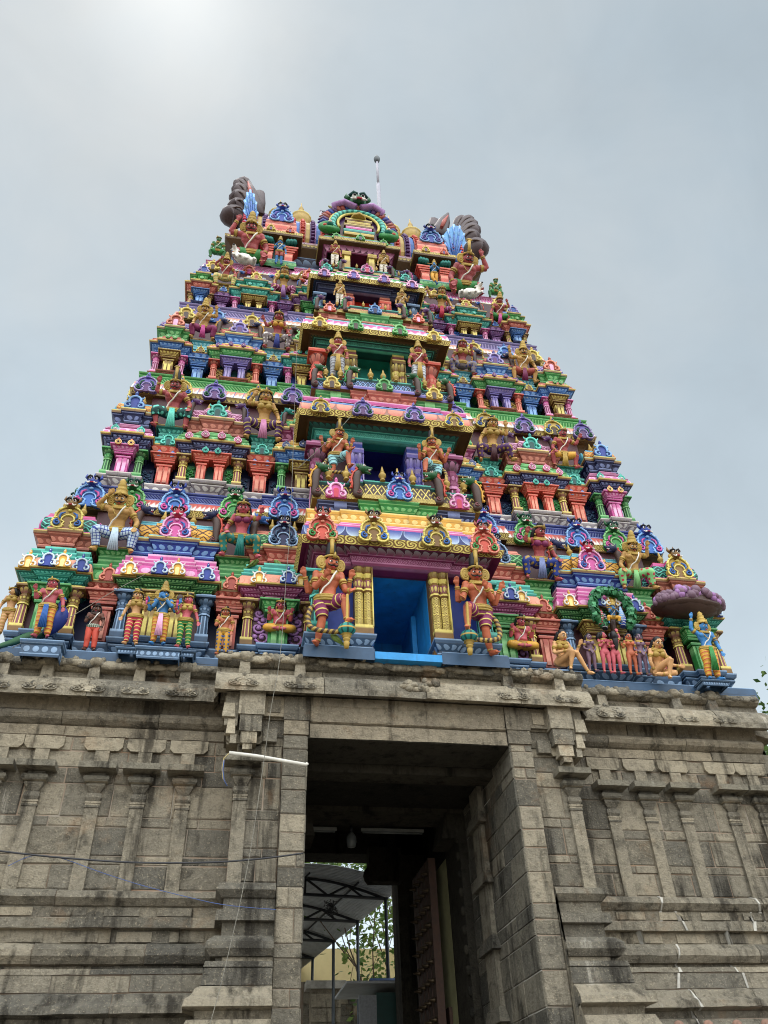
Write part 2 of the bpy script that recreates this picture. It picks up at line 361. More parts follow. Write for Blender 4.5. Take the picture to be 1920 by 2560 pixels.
    def block(s, x0, x1, z0, z1, y, k, jy=0.012, d=0.03, ch=0.012):
        """a dressed stone block standing d proud of the plane y"""
        yy = y-d+random.uniform(-jy, jy); j = lambda: random.uniform(-0.006, 0.006); b = len(s.v)
        s.v += [(x0, y+.01, z0), (x1, y+.01, z0), (x1, y+.01, z1), (x0, y+.01, z1)]
        s.v += [(x0+j(), yy+ch, z0+j()), (x1+j(), yy+ch, z0+j()), (x1+j(), yy+ch, z1+j()), (x0+j(), yy+ch, z1+j())]
        for q, a in (((x0, z0), (1, 1)), ((x1, z0), (-1, 1)), ((x1, z1), (-1, -1)), ((x0, z1), (1, -1))): s.v.append((q[0]+a[0]*ch+j(), yy, q[1]+a[1]*ch+j()))
        for o in (0, 4):
            for i in range(4):
                t = (i+1) % 4; s.face((b+o+i, b+o+t, b+o+4+t, b+o+4+i), k)
        s.face((b+8, b+9, b+10, b+11), k)
    def xf(s, fn, start=0):
        for i in range(start, len(s.v)): s.v[i] = tuple(fn(s.v[i]))
    def mesh(s, name):
        me = bpy.data.meshes.new(name); me.from_pydata(s.v, [], s.f)
        for k in s.mats: me.materials.append(mat(k))
        me.polygons.foreach_set('material_index', s.m); me.polygons.foreach_set('use_smooth', s.smooth)
        ul = me.uv_layers.new(name='UVMap'); ul.data.foreach_set('uv', [c for f in s.uv for p in f for c in p])
        me.update(); return me
    def build(s, name, parent=None, loc=(0, 0, 0)):
        o = bpy.data.objects.new(name, s.mesh(name)); COL.objects.link(o); o.location = loc
        if parent: o.parent = parent
        return o
def empty(name, loc=(0, 0, 0), parent=None):
    o = bpy.data.objects.new(name, None); COL.objects.link(o); o.location = loc; o.empty_display_size = 0.3
    if parent: o.parent = parent
    return o
def tag(o, label=None, cat=None, group=None, kind=None):
    for a, b in (('label', label), ('category', cat), ('group', group), ('kind', kind)):
        if b: o[a] = b
    return o
def dup(o, loc=None, parent=None, deep=True):
    c = o.copy(); COL.objects.link(c); c.parent = parent if parent else o.parent
    if loc is not None: c.location = loc
    if deep:
        for ch in list(o.children): dup(ch, None, c)
    return c
# ------------------------------------------------------------------ ornaments
def arc(cx, cz, r, a0, a1, n, y=0.0, rz=None):
    rz = rz or r
    return [(cx+r*math.cos(math.radians(a0+(a1-a0)*i/n)), y, cz+rz*math.sin(math.radians(a0+(a1-a0)*i/n))) for i in range(n+1)]
def spiral(cx, cz, r0, r1, a0, turns, n, y):
    return [(cx+(r0+(r1-r0)*i/n)*math.cos(math.radians(a0+360*turns*i/n)), y, cz+(r0+(r1-r0)*i/n)*math.sin(math.radians(a0+360*turns*i/n))) for i in range(n+1)]
def disc(m, cx, cz, r, y0, y1, k, n=18, rz=None): m.extr([(p[0], p[2]) for p in arc(cx, cz, r, 0, 360-360/n, n-1, 0, rz)], y0, y1, k)
def face_mask(m, cx, cz, s, k, kd, y):
    m.ball((cx, y, cz), (.19*s, .16*s, .21*s), k, 10, 7); m.ball((cx, y-.12*s, cz-.1*s), (.13*s, .12*s, .09*s), k, 8, 6)
    for q in (-1, 1):
        m.ball((cx+q*.085*s, y-.13*s, cz+.05*s), .052*s, 'white', 8, 6); m.ball((cx+q*.085*s, y-.165*s, cz+.045*s), .034*s, 'black', 6, 5)
        m.tube([(cx+q*.03*s, y-.15*s, cz+.11*s), (cx+q*.10*s, y-.16*s, cz+.155*s), (cx+q*.19*s, y-.08*s, cz+.12*s)], .036*s, 'teald' if k in ('green', 'greend') else 'black', 5)
        m.tube([(cx+q*.06*s, y-.2*s, cz-.15*s), (cx+q*.12*s, y-.22*s, cz-.2*s), (cx+q*.17*s, y-.18*s, cz-.13*s)], [.034*s, .026*s, .008*s], 'white', 5)
        m.tube([(cx+q*.14*s, y, cz+.1*s), (cx+q*.24*s, y, cz+.2*s), (cx+q*.23*s, y, cz+.33*s)], [.06*s, .05*s, .012*s], k, 6)
        m.ball((cx+q*.19*s, y+.02*s, cz-.06*s), (.08*s, .07*s, .1*s), kd, 7, 5)
    m.tube([(cx-.1*s, y-.2*s, cz-.15*s), (cx, y-.23*s, cz-.17*s), (cx+.1*s, y-.2*s, cz-.15*s)], .02*s, 'crimson', 5)
    for a in (-.1, 0, .1): m.tube([(cx+a*s, y, cz+.15*s), (cx+a*1.3*s, y-.02*s, cz+(.36-abs(a))*s)], [.055*s, .012*s], k, 6)
def mk_kudu(s, base, light, accent, inner, mask=True):
    m = MB()
    y = 0.0
    disc(m, 0, .46, .40, -.02, .12, base); disc(m, -.30, .19, .20, -.026, .10, base); disc(m, .30, .19, .20, -.032, .10, base)
    out = arc(-.27, .20, .20, 330, 110, 8, -.05)+arc(0, .46, .41, 205, -25, 18, -.05)+arc(.27, .20, .20, 70, -150, 8, -.05)
    m.tube(out, .035, light, 6)
    for p in out[::2]: m.ball((p[0]*1.03, -.075, .46+(p[2]-.46)*1.03), .030, light, 6, 4)
    m.extr([(-.17, 0), (.17, 0), (.16, .2)]+[(p[0], p[2]) for p in arc(0, .3, .16, 0, 180, 8)]+[(-.16, .2)], -.045, .0, inner)
    m.tube([(-.13, -.06, 0), (-.15, -.06, .12), (-.10, -.06, .24)]+arc(0, .32, .2, 190, -10, 10, -.065)+[(.10, -.06, .24), (.15, -.06, .12), (.13, -.06, 0)], .026, light, 5)
    for q in (-1, 1):
        m.tube(spiral(q*.30, .2, .12, .03, 90 if q > 0 else 90, -q*1.2, 14, -.07), [.034]*8+[.028]*7, accent, 5)
        m.tube([(q*.12, -.07, .62), (q*.24, -.075, .54), (q*.27, -.07, .42), (q*.22, -.07, .36)], [.02, .04, .035, .02], accent, 5)
        m.ball((q*.40, -.03, .58), .05, light, 6, 5); m.ball((q*.46, -.03, .34), .045, light, 6, 5)
    if mask: face_mask(m, 0, .98, 1.0, {'blue': 'royal', 'green': 'greend', 'gold': 'goldd', 'pink': 'crimson', 'orange': 'brick', 'navy': 'navy'}.get(base, base), base, -.04); m.ball((0, -.07, .70), (.07, .05, .05), light, 7, 5)
    else:
        m.lathe([(.10, .80), (.13, .86), (.09, .93), (.11, .98), (.06, 1.06), (.07, 1.1), (.02, 1.22)], (0, 0, 0), 8, base); m.ball((0, -.1, .94), .045, accent, 6, 5)
    m.xf(lambda p: (p[0]*s, p[1]*s, p[2]*s)); return m
def mk_omega(s, base, light, inner, fill=True):
    """small crest: an omega shaped scroll with curled feet and a drop on top"""
    m = MB()
    if fill: m.extr([(-.42, 0), (.42, 0), (.44, .3), (.25, .62), (0, .74), (-.25, .62), (-.44, .3)], -.02, .08, base)
    pts = spiral(-.25, .17, .05, .17, 60, -.85, 10, -.05)+arc(0, .48, .25, 215, -35, 12, -.05)+spiral(.25, .17, .05, .17, 120, .85, 10, -.05)[::-1]
    m.tube(pts, [.035]*5+[.055]*(len(pts)-10)+[.035]*5, light, 6)
    m.extr([(-.09, 0), (.09, 0)]+[(p[0], p[2]) for p in arc(0, .38, .11, 0, 180, 6)], -.035, 0, inner)
    for q in (-1, 1):
        m.ball((q*.25, -.05, .17), .05, base if fill else light, 6, 5); m.tube([(q*.2, -.03, .62), (q*.33, -.03, .66), (q*.36, -.03, .78)], [.045, .04, .012], light, 5)
    m.lathe([(.05, .68), (.09, .76), (.06, .86), (.085, .93), (.05, 1.03), (.01, 1.1)], (0, 0, 0), 7, base); m.ball((0, -.07, .93), .035, light, 5, 4)
    m.xf(lambda p: (p[0]*s, p[1]*s, p[2]*s)); return m
def mk_medal(s, base, light, core):
    m = MB()
    o = [(p[0], p[2]) for p in arc(0, .36, .36, -60, 240, 14)]
    tear = [(p[0], p[2]) for p in arc(0, .38, .36, -215, 35, 14)]+[(.12, .84), (0, 1.0), (-.12, .84)]
    m.extr(tear, -.06, .1, base); m.tube(arc(0, .38, .31, 0, 360, 16, -.08), .05, light, 5, False); m.tube(arc(0, .38, .18, 0, 360, 12, -.09), .035, light, 5, False)
    m.ball((0, -.08, .38), .10, core, 7, 5); m.tube([(0, -.07, .7), (0, -.07, .9)], [.05, .015], light, 5)
    m.xf(lambda p: (p[0]*s, p[1]*s, p[2]*s)); return m
def mk_finial(s, k='gold'):
    m = MB()
    m.lathe([(.12, 0), (.13, .05), (.07, .1), (.10, .16), (.17, .27), (.18, .36), (.12, .46), (.06, .5), (.11, .55), (.06, .6), (.07, .66), (.015, .9)], (0, 0, 0), 9, k)
    m.xf(lambda p: (p[0]*s, p[1]*s, p[2]*s)); return m
def mk_yali(s, q, head, comb, body='brownh'):
    """scrolled sea beast: a curled brown back with a serrated crest and a gaping head, q = side it leans to"""
    m = MB()
    sp = spiral(.02, .15, .03, .12, 200, -1.1, 12, 0); pts = sp+[(-.06, 0, .38), (-.06, 0, .7), (-.02, 0, .92), (.10, 0, 1.08)]
    m.tube(pts, [.05]*8+[.09]*5+[.12, .14, .13, .08], body, 7, True, 1, 1.1)
    c = [(-.2, -.05, .3), (-.2, -.05, .5), (-.22, -.05, .7), (-.16, -.05, .95), (-.02, -.05, 1.12)]
    m.tube(c, .035, comb, 5)
    for p in c: m.ball((p[0]-.04, p[1], p[2]+.03), .045, comb, 5, 4)
    m.tube(spiral(.02, .15, .02, .08, 200, -1.0, 9, -.12), .018, 'maroonl', 5)
    m.ball((.16, -.05, 1.12), (.17, .15, .15), head, 9, 6); m.tube([(.2, -.05, 1.14), (.36, -.07, 1.12), (.44, -.06, 1.2)], [.11, .08, .03], head, 7)
    m.tube([(.2, -.05, 1.04), (.32, -.06, .98), (.40, -.06, .94)], [.08, .05, .02], head, 6); m.tube([(.2, -.05, 1.07), (.36, -.08, 1.04)], .03, 'crimson', 5)
    m.ball((.18, -.18, 1.17), .05, 'white', 6, 5); m.ball((.19, -.22, 1.17), .026, 'black', 5, 4); m.ball((.33, -.13, 1.04), .025, 'white', 5, 4); m.ball((.38, -.12, 1.06), .02, 'white', 5, 4)
    for a in range(4): m.tube([(.02+.05*a, 0, 1.2), (-.06+.07*a, 0, 1.4)], [.06, .012], head, 5)
    m.xf(lambda p: (p[0]*s*(1 if q > 0 else -1), p[1]*s, p[2]*s)); return m
def mk_column(h, w, k, kl, kd, octa=True):
    m = MB(); b = .16*h
    m.box(-w*.62, w*.62, -w*.62, w*.62, 0, b, 'edge:%s:%s' % (k, kl))
    n = 8; r = w*.56
    m.lathe([(r*.98, b, 'flute:%s:%s' % (kd, kl)), (r*.86, .55*h, k), (r*1.05, .56*h, kl), (r*1.05, .59*h, k), (r*.85, .60*h, k), (r*.85, .62*h, kl), (r*1.0, .63*h, k), (r*1.0, .65*h, k), (r*.8, .66*h, 'dots:%s:%s' % (k, kl)),
             (r*1.05, .72*h, k), (r*1.05, .75*h, k), (r*.75, .77*h, k), (r*.8, .79*h, 'petal:%s:%s' % (kd, kl)), (r*1.5, .875*h, k), (r*1.55, .885*h, k)], (0, 0, 0), n, k, .5, 1.0, False)
    m.box(-w*.95, w*.95, -w*.95, w*.8, .886*h, .935*h, 'edge:%s:%s' % (k, kl)); m.box(-w*.5, w*.5, -w*.5, w*.5, .935*h, h, 'edge:%s:%s' % (kd, kl))
    return m
def mk_pylon(h, w, k, kl, kd, twin=0.0):
    """stepped bracket pilaster; twin > 0 parts two of them around a dark slot under one lintel"""
    m = MB(); e = 'edge:%s:%s' % (k, kl)
    def one(cx, ww):
        m.box(cx-ww*.5, cx+ww*.5, -.10, .05, 0, .60*h, e); m.box(cx-ww*.34, cx-ww*.06, -.13, -.098, .04*h, .58*h, 'edge:%s:%s' % (kl, k)); m.box(cx+ww*.06, cx+ww*.34, -.13, -.098, .04*h, .58*h, 'edge:%s:%s' % (kl, k))
        m.box(cx-ww*.6, cx+ww*.6, -.13, .05, .602*h, .66*h, e); m.box(cx-ww*.5, cx+ww*.5, -.11, .05, .662*h, .70*h, kd); m.box(cx-ww*.75, cx+ww*.75, -.16, .05, .702*h, .76*h, e)
    if twin:
        one(-twin, w); one(twin, w); W = twin+w*.75
    else: one(0, w); W = w*.75
    m.box(-W*1.02, W*1.02, -.18, .05, .762*h, .80*h, e)
    m.sweep([(-W, .05), (-W, -.18), (W, -.18), (W, .05)], [(0, .80*h, e), (.02, .83*h, 'dots:%s:%s' % (k, kl)), (.06, .90*h, e), (.10, .905*h, e), (.10, .94*h, k), (.02, h, k), (-.05, h, k)])
    return m
def mk_panel(w, h, k, kl):
    """painted leaf scroll relief"""
    m = MB(); m.box(-w/2, w/2, 0, .05, 0, h, k)
    z = .12*h; q = 1
    pts = [(0, -.01, .02*h)]
    for i in range(4):
        r = .2*h*(1-.12*i); c = z+r*.8
        m.tube(spiral(q*w*.12, c, r*.75, r*.15, 200 if q > 0 else -20, q*1.1, 10, -.015), [.03*h]*6+[.022*h]*5, kl, 5); m.ball((q*w*.12, -.015, c), .045*h, kl, 6, 4)
        m.ball((-q*w*.28, -.01, c+.02*h), (.07*h, .03, .05*h), kl, 6, 4); z += r*1.15; q = -q
    return m
# ------------------------------------------------------------------ the tower
tower = empty('temple_tower', (0, 0, 0))
tag(tower, 'tall stepped temple gateway tower covered in brightly painted niches, cornices and horseshoe crests', 'temple tower')
def sub(m, name, par, x, y, z): return m.build(name, par, (x, y, z))
def stepped(w, d, a, p): return [(-w, d), (-w, 0), (-a, 0), (-a, -p), (a, -p), (a, 0), (w, 0), (w, d)]
def mk_shrine(w, d, a, p, L, K):
    """one roofed aedicule: L = heights (column foot, column head, gold edge, coping top, upper base top, roof top) above its floor; K = colours"""
    m = MB(); cb, ct, ge, cp, ub, rt = L
    pl = stepped(w, d, a, p)
    e = lambda k: 'edge:%s:%s' % (PAIR[k][0], PAIR[k][1])
    dts = lambda k: 'dots:%s:%s' % (PAIR[k][0], PAIR[k][1])
    b, en, bd, co, up, rf = K['base'], K['ent'], K['band'], K['cop'], K['up'], K['roof']
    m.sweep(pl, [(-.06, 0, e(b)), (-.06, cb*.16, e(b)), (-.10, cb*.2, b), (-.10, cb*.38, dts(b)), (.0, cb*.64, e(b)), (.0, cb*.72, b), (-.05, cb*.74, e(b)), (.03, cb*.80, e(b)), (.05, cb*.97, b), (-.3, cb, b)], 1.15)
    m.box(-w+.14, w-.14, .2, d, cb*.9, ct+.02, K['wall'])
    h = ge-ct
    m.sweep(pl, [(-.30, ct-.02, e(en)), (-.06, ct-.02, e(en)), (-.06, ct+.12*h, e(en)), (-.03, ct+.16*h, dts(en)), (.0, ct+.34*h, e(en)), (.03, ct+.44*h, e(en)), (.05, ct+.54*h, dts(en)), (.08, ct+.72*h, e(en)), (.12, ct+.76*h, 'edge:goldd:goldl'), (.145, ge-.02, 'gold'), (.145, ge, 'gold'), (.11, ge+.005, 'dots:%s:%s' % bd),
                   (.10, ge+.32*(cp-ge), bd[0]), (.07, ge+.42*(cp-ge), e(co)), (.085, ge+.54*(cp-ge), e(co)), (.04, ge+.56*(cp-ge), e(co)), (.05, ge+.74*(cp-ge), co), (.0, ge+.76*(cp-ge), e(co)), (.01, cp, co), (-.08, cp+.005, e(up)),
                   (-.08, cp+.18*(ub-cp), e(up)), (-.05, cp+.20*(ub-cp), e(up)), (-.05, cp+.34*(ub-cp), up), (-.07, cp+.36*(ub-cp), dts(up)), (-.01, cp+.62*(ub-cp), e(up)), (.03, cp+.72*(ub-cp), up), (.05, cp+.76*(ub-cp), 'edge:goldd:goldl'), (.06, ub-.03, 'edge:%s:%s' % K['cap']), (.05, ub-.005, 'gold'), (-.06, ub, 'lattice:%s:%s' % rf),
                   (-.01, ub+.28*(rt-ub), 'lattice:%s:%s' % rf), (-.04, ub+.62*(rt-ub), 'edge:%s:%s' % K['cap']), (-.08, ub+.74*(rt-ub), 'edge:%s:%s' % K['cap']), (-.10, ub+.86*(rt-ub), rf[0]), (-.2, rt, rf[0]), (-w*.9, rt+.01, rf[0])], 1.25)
    for q in (-1, 1):
        for r, c in ((.9, K['cap'][0]), (.55, K['cap'][1])):
            m.ball((q*(w+.01), .22, ub+.40*(rt-ub)), (.05*r+.03*(r < .6), .17*r, .36*(rt-ub)*r), c, 8, 6)
    return m
PAIR = dict(lavq=('lavq', 'lavl'), pinkq=('pinkq', 'pinkl'), slate=('slate', 'slatel'), teal=('teal', 'teall'), green=('green', 'greenl'), pink=('pink', 'pinkl'), magenta=('magenta', 'magental'), navy=('navy', 'navyl'), greend=('greend', 'greenl'),
            gold=('goldd', 'goldl'), orange=('orange', 'orangel'), brick=('brick', 'brickl'), lavender=('lavender', 'lavl'), peri=('peri', 'peril'), purple=('purple', 'purplel'), cyan=('cyan', 'cyanl'),
            yellow=('yellow', 'yellowl'), terracotta=('terracotta', 'brickl'), blue=('blue', 'bluel'), royal=('royal', 'bluel'), greyl=('greyl', 'white'), umber=('umberl', 'goldl'), teald=('teald', 'teall'), peach=('peach', 'white'), maroon=('maroon', 'maroonl'), crimson=('crimson', 'pinkl'))
def col3(k): return (PAIR[k][0], PAIR[k][1], {'gold': 'maroonl', 'brick': 'maroon', 'slate': 'slate', 'teal': 'teald', 'green': 'greend', 'pink': 'magenta', 'orange': 'brick', 'blue': 'royal', 'lavender': 'peri', 'purple': 'maroon', 'umber': 'maroon', 'magenta': 'maroon', 'navy': 'navy', 'crimson': 'magenta'}.get(k, k))
# per storey: front plane, floor, heights, eave (plane, half width, bottom, gold top, slope top, band top)
ST = [
 dict(Y=.75, z=8.30, L=(.46, 1.45, 1.64, 2.16, 2.58, 3.14), fin=.38, E=(1.23, 6.25, 11.91, 12.03, 12.26, 12.57), hx=1.0,
      K=[dict(base='slate', wall='maroon', ent='teal', band=('peach', 'orangel'), cop='teal', up='terracotta', roof=('teald', 'teall'), cap=('pink', 'crimson')),
         dict(base='slate', wall='maroon', ent='greend', band=('pink', 'pinkl'), cop='pink', up='royal', roof=('yellow', 'maroon'), cap=('cyan', 'cyanl')),
         dict(base='slate', wall='maroon', ent='magenta', band=('orangel', 'peach'), cop='teal', up='brick', roof=('greend', 'greenl'), cap=('orangel', 'brick'))],
      cols=['gold', 'slate', 'gold'], mid=['green', 'gold', 'green'], nar='brick', ntop='green', med=[], rec='navy',
      cove='petal:purple:mist', soff='umber', gold=('scroll:goldd:goldl'), slope='strokes:orange:crimson', band='peri', dark='navy', cove2='teald'),
 dict(Y=1.45, z=12.57, L=(.40, 1.20, 1.48, 1.81, 2.30, 2.74), fin=.34, E=(1.89, 5.83, 16.03, 16.15, 16.42, 16.84), hx=.93,
      K=[dict(base='greyl', wall='purple', ent='navy', band=('pinkl', 'pink'), cop='magenta', up='navy', roof=('yellow', 'brick'), cap=('cyan', 'blue')),
         dict(base='greyl', wall='teald', ent='navy', band=('greenl', 'green'), cop='green', up='terracotta', roof=('magenta', 'pinkl'), cap=('pinkl', 'magenta')),
         dict(base='greyl', wall='maroon', ent='blue', band=('yellowl', 'green'), cop='yellow', up='magenta', roof=('green', 'greenl'), cap=('yellow', 'yellowl'))],
      cols=['green', 'gold', 'green'], mid=['pink', 'orange', 'gold'], nar='orange', ntop='teal', med=[('teal', 2), ('crimson', 4), ('navy', 3)], rec='navy',
      cove='petal:greend:mist', soff='umber', gold=('petald:goldd:goldl'), slope='strokes:orangel:blue', band='green', dark='greend', cove2='crimson'),
 dict(Y=2.15, z=16.84, L=(.18, .96, 1.24, 1.50, 1.95, 2.42), fin=.30, E=(2.72, 5.39, 20.0, 20.11, 20.36, 20.87), hx=.86,
      K=[dict(base='terracotta', wall='maroon', ent='blue', band=('orangel', 'brick'), cop='brick', up='green', roof=('royal', 'pinkl'), cap=('blue', 'gold')),
         dict(base='terracotta', wall='teald', ent='green', band=('pink', 'yellowl'), cop='yellow', up='blue', roof=('brick', 'orangel'), cap=('green', 'greenl')),
         dict(base='terracotta', wall='royal', ent='teal', band=('pink', 'pinkl'), cop='pink', up='umber', roof=('green', 'greenl'), cap=('green', 'pinkl'))],
      cols=['pink', 'orange', 'pink'], mid=['gold', 'lavender', 'gold'], nar='blue', ntop='cyan', med=[('green', 4), ('purple', 4), ('teal', 4)], rec='teald',
      cove='petal:blue:navyl', soff='umber', gold=('petald:goldd:goldl'), slope='strokes:peach:orangel', band='lavq', dark='navy', cove2='crimson'),
 dict(Y=2.95, z=20.87, L=(.14, .72, 1.02, 1.22, 1.56, 1.90), fin=.24, E=(3.54, 5.01, 23.66, 23.76, 24.02, 24.30), hx=.80,
      K=[dict(base='navy', wall='teald', ent='brick', band=('orange', 'orangel'), cop='gold', up='green', roof=('blue', 'bluel'), cap=('umberl', 'gold')),
         dict(base='navy', wall='teald', ent='teal', band=('gold', 'green'), cop='green', up='teal', roof=('teal', 'pinkl'), cap=('purple', 'purplel')),
         dict(base='navy', wall='purple', ent='purple', band=('greenl', 'green'), cop='green', up='teal', roof=('crimson', 'pinkl'), cap=('green', 'greenl'))],
      cols=['gold', 'pink', 'gold'], mid=['blue', 'gold', 'green'], nar='purple', ntop='gold', med=[('green', 3), ('teal', 4), ('crimson', 3)], rec='navy',
      cove='petal:magenta:purplel', soff='umber', gold=('scroll:goldd:goldl'), slope='strokes:pink:cyanl', band='pinkq', dark='magenta', cove2='purple'),
]
# centres of corner, long and half shrines, half spacing of their columns, seats between them, storey by storey
XCS = [((6.02, .40), (4.10, .70), (2.10, .54)), ((5.50, .32), (3.70, .575), (1.76, .42)), ((5.13, .31), (3.49, .53), (1.80, .34)), ((4.785, .255), (3.245, .535), (1.64, .31))]
NXS = [(5.14, 2.98), (4.67, 2.64), (4.41, 2.55), (4.16, 2.35)]
for si, S in enumerate(ST):
    f = S['hx']; Y, z0 = S['Y'], S['z']; L = S['L']
    Ye, We, eb, eg, es, et = S['E']
    # recessed wall of the storey
    m = MB(); Wc = We-.55
    nz = z0-(.02 if si else .1)
    for q in (-1, 1):
        m.box(q*1.3, q*Wc, Y+.55, 7.6-.3*si, nz, z0+L[1]+.2, S['rec']); m.box(q*1.3, q*Wc, Y+.58, 7.6-.3*si, z0+L[1]+.2, eb+.05, 'maroon')
    if si: m.box(-Wc+.05, Wc-.05, Y+1.3, 7.5-.3*si, nz-.1, eb, 'maroon')
    m.build('storey_wall', tower)
    # base ledge and eave running round the tower
    m = MB()
    def ring(Yp, W, extra=0.0): return [(-W, 8.2-.45*si), (-W, Yp), (-2.25*f, Yp), (-2.25*f, Yp-.14), (2.25*f, Yp-.14), (2.25*f, Yp), (W, Yp), (W, 8.2-.45*si)]
    oh = .42
    h1 = eb-.74
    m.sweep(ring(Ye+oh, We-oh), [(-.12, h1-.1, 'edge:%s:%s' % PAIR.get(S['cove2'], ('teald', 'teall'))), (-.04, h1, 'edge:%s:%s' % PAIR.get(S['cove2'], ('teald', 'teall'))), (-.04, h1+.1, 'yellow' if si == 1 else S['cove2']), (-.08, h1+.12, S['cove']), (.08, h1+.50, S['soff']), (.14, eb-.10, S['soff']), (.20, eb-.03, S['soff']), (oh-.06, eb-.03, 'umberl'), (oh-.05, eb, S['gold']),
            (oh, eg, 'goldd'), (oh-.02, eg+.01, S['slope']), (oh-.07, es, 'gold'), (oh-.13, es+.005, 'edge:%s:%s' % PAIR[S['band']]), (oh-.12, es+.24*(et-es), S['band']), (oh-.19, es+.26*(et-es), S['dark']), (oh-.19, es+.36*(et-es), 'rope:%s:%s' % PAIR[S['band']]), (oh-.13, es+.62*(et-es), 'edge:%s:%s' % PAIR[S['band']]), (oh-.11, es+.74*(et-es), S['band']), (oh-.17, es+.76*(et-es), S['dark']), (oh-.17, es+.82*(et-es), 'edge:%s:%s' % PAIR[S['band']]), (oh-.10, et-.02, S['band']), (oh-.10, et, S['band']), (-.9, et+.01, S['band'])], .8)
    ev = m.build('eave', tower)
    for ti, K in enumerate(S['K']):
        xc, cx = XCS[si][ti]; w, d = cx+.10*f, .95
        sh = mk_shrine(w, d, w*.5, .09, L, K).build(('corner_shrine', 'long_shrine', 'half_shrine')[ti], tower, (-xc, Y, z0))
        cb, ct = L[0], L[1]; H = ct-cb
        cw = (.19 if ti != 1 else .2)*f
        k, kl, kd = col3(S['cols'][ti])
        if si == 0 and ti == 1: pass
        cm = mk_column(H, cw*.9, k, kl, kd)
        c0 = sub(cm, 'column', sh, -cx, .10, cb); dup(c0, (cx, .10, cb), sh)
        k, kl, kd = col3(S['mid'][ti])
        tw = {0: 0.0, 1: .20*f, 2: 0.0}[ti]
        if si == 0: pm = mk_pylon(H*.94, .34 if ti != 1 else .24, k, kl, kd, .22 if ti == 1 else 0.0)
        else: pm = mk_pylon(H*.98, (.20 if ti == 1 else .27)*f, k, kl, kd, tw)
        sub(pm, 'niche_pilaster', sh, 0, .08, cb)
        if ti == 1 and si in (1, 2, 3):
            pk, pl2 = [('greend', 'green'), ('umber', 'gold'), ('royal', 'blue')][si-1]
            p0 = sub(mk_panel(.3*f, H*.72, pk, pl2), 'scroll_panel', sh, -.46*f, .14, cb); dup(p0, (.46*f, .14, cb), sh)
        if ti == 2 and si == 0:
            p0 = sub(mk_panel(.34, H*.9, 'maroon', 'purplel'), 'scroll_panel', sh, -.30, .16, cb); dup(p0, (.30, .16, cb), sh)
        # crests along the coping band
        if si == 0:
            A = mk_omega(.34, 'yellow', 'white', 'yellowl'); B = mk_omega(.34, 'royal', 'whiteb', 'royal')
            if ti == 0: xs = [(-.44, A), (-.1, B), (.14, A), (.44, B)]
            elif ti == 1: xs = [(-.66, A), (-.14, B), (.16, A), (.68, B)]
            else: xs = [(-.40, A), (.12, B), (.36, A)]
            pr = {}
            for x, M_ in xs:
                yy = -.19-(.09 if abs(x) < w*.5 else 0)
                if id(M_) in pr: dup(pr[id(M_)], (x, yy, L[2]-.02), sh)
                else: pr[id(M_)] = sub(M_, 'crest', sh, x, yy, L[2]-.02)
        elif S['med']:
            kk, n = S['med'][ti]; kb, kc = PAIR.get(kk, ('crimson', 'pinkl')); o0 = None
            for i in range(n):
                x = (-w+.16*f)+(2*w-.32*f)*(i+(.0))/max(n-1, 1); yy = -.17-(.09 if abs(x) < w*.5 else 0)
                if o0 is None: o0 = sub(mk_medal((.27 if si == 1 else .2)*f, kb, kc, 'white'), 'medallion', sh, x, yy, L[2]-.01)
                else: dup(o0, (x, yy, L[2]-.01), sh)
            if si == 1 and ti < 2:
                o1 = sub(mk_medal(.2, 'teal' if ti else 'orange', 'teall' if ti else 'yellowl', 'navy'), 'medallion', sh, -.13, -.2, L[1]-.12); dup(o1, (.13, -.2, L[1]-.12), sh)
        # crest in front of the roof, finials on it, sea beasts at its ends
        rk = [[('gold', 'goldl', 'blue', 'goldd', 1), ('pink', 'pinkl', 'blue', 'pink', 1), ('navy', 'slatel', 'slate', 'navy', 1)], [('royal', 'bluel', 'pink', 'royal', 0), ('teal', 'teall', 'maroonl', 'teald', 0), ('green', 'greenl', 'pink', 'green', 0)],
              [('brick', 'orangel', 'blue', 'pinkl', 0), ('lavender', 'lavl', 'navy', 'purple', 0), ('green', 'greenl', 'pink', 'green', 0)], [('blue', 'lavl', 'navy', 'royal', 0), ('gold', 'goldl', 'teal', 'brick', 0), ('teal', 'pinkl', 'orange', 'teald', 0)]][si][ti]
        rh = L[5]-L[4]
        if rk[4]: km = mk_kudu(rh*1.02, *rk[:4])
        else: km = mk_omega(rh*1.15, rk[0], rk[1], rk[3])
        sub(km, 'horseshoe_crest', sh, 0, -.12, L[4]-.02)
        fm = mk_finial(S['fin']*.95); f0 = None
        for x in ((-.32*w, .32*w) if ti == 0 else (-.34*w, 0, .34*w)):
            if f0 is None: f0 = sub(fm, 'finial', sh, x, .16, L[5]-.06)
            else: dup(f0, (x, .16, L[5]-.06), sh)
        if ti > 0:
            hk, ck = [('navy', 'orange'), ('purple', 'lavender'), ('navy', 'yellow'), ('blue', 'orange')][si] if ti == 1 else [('blue', 'blue'), ('teal', 'teal'), ('brownh', 'orange'), ('orange', 'blue')][si]
            for q in ((-1, 1) if ti == 1 else (-1,)):
                sub(mk_yali(rh*1.08, -q, hk, ck), 'sea_beast', sh, q*(w-.10), -.0, L[4]-.02)
        o = dup(sh, (xc, Y, z0))
    # narrow aedicules between the shrines, each the seat of a statue
    k, kl, kd = col3(S['nar']); nt_ = S['ntop']; n0 = None
    cb, ct = L[0], L[1]
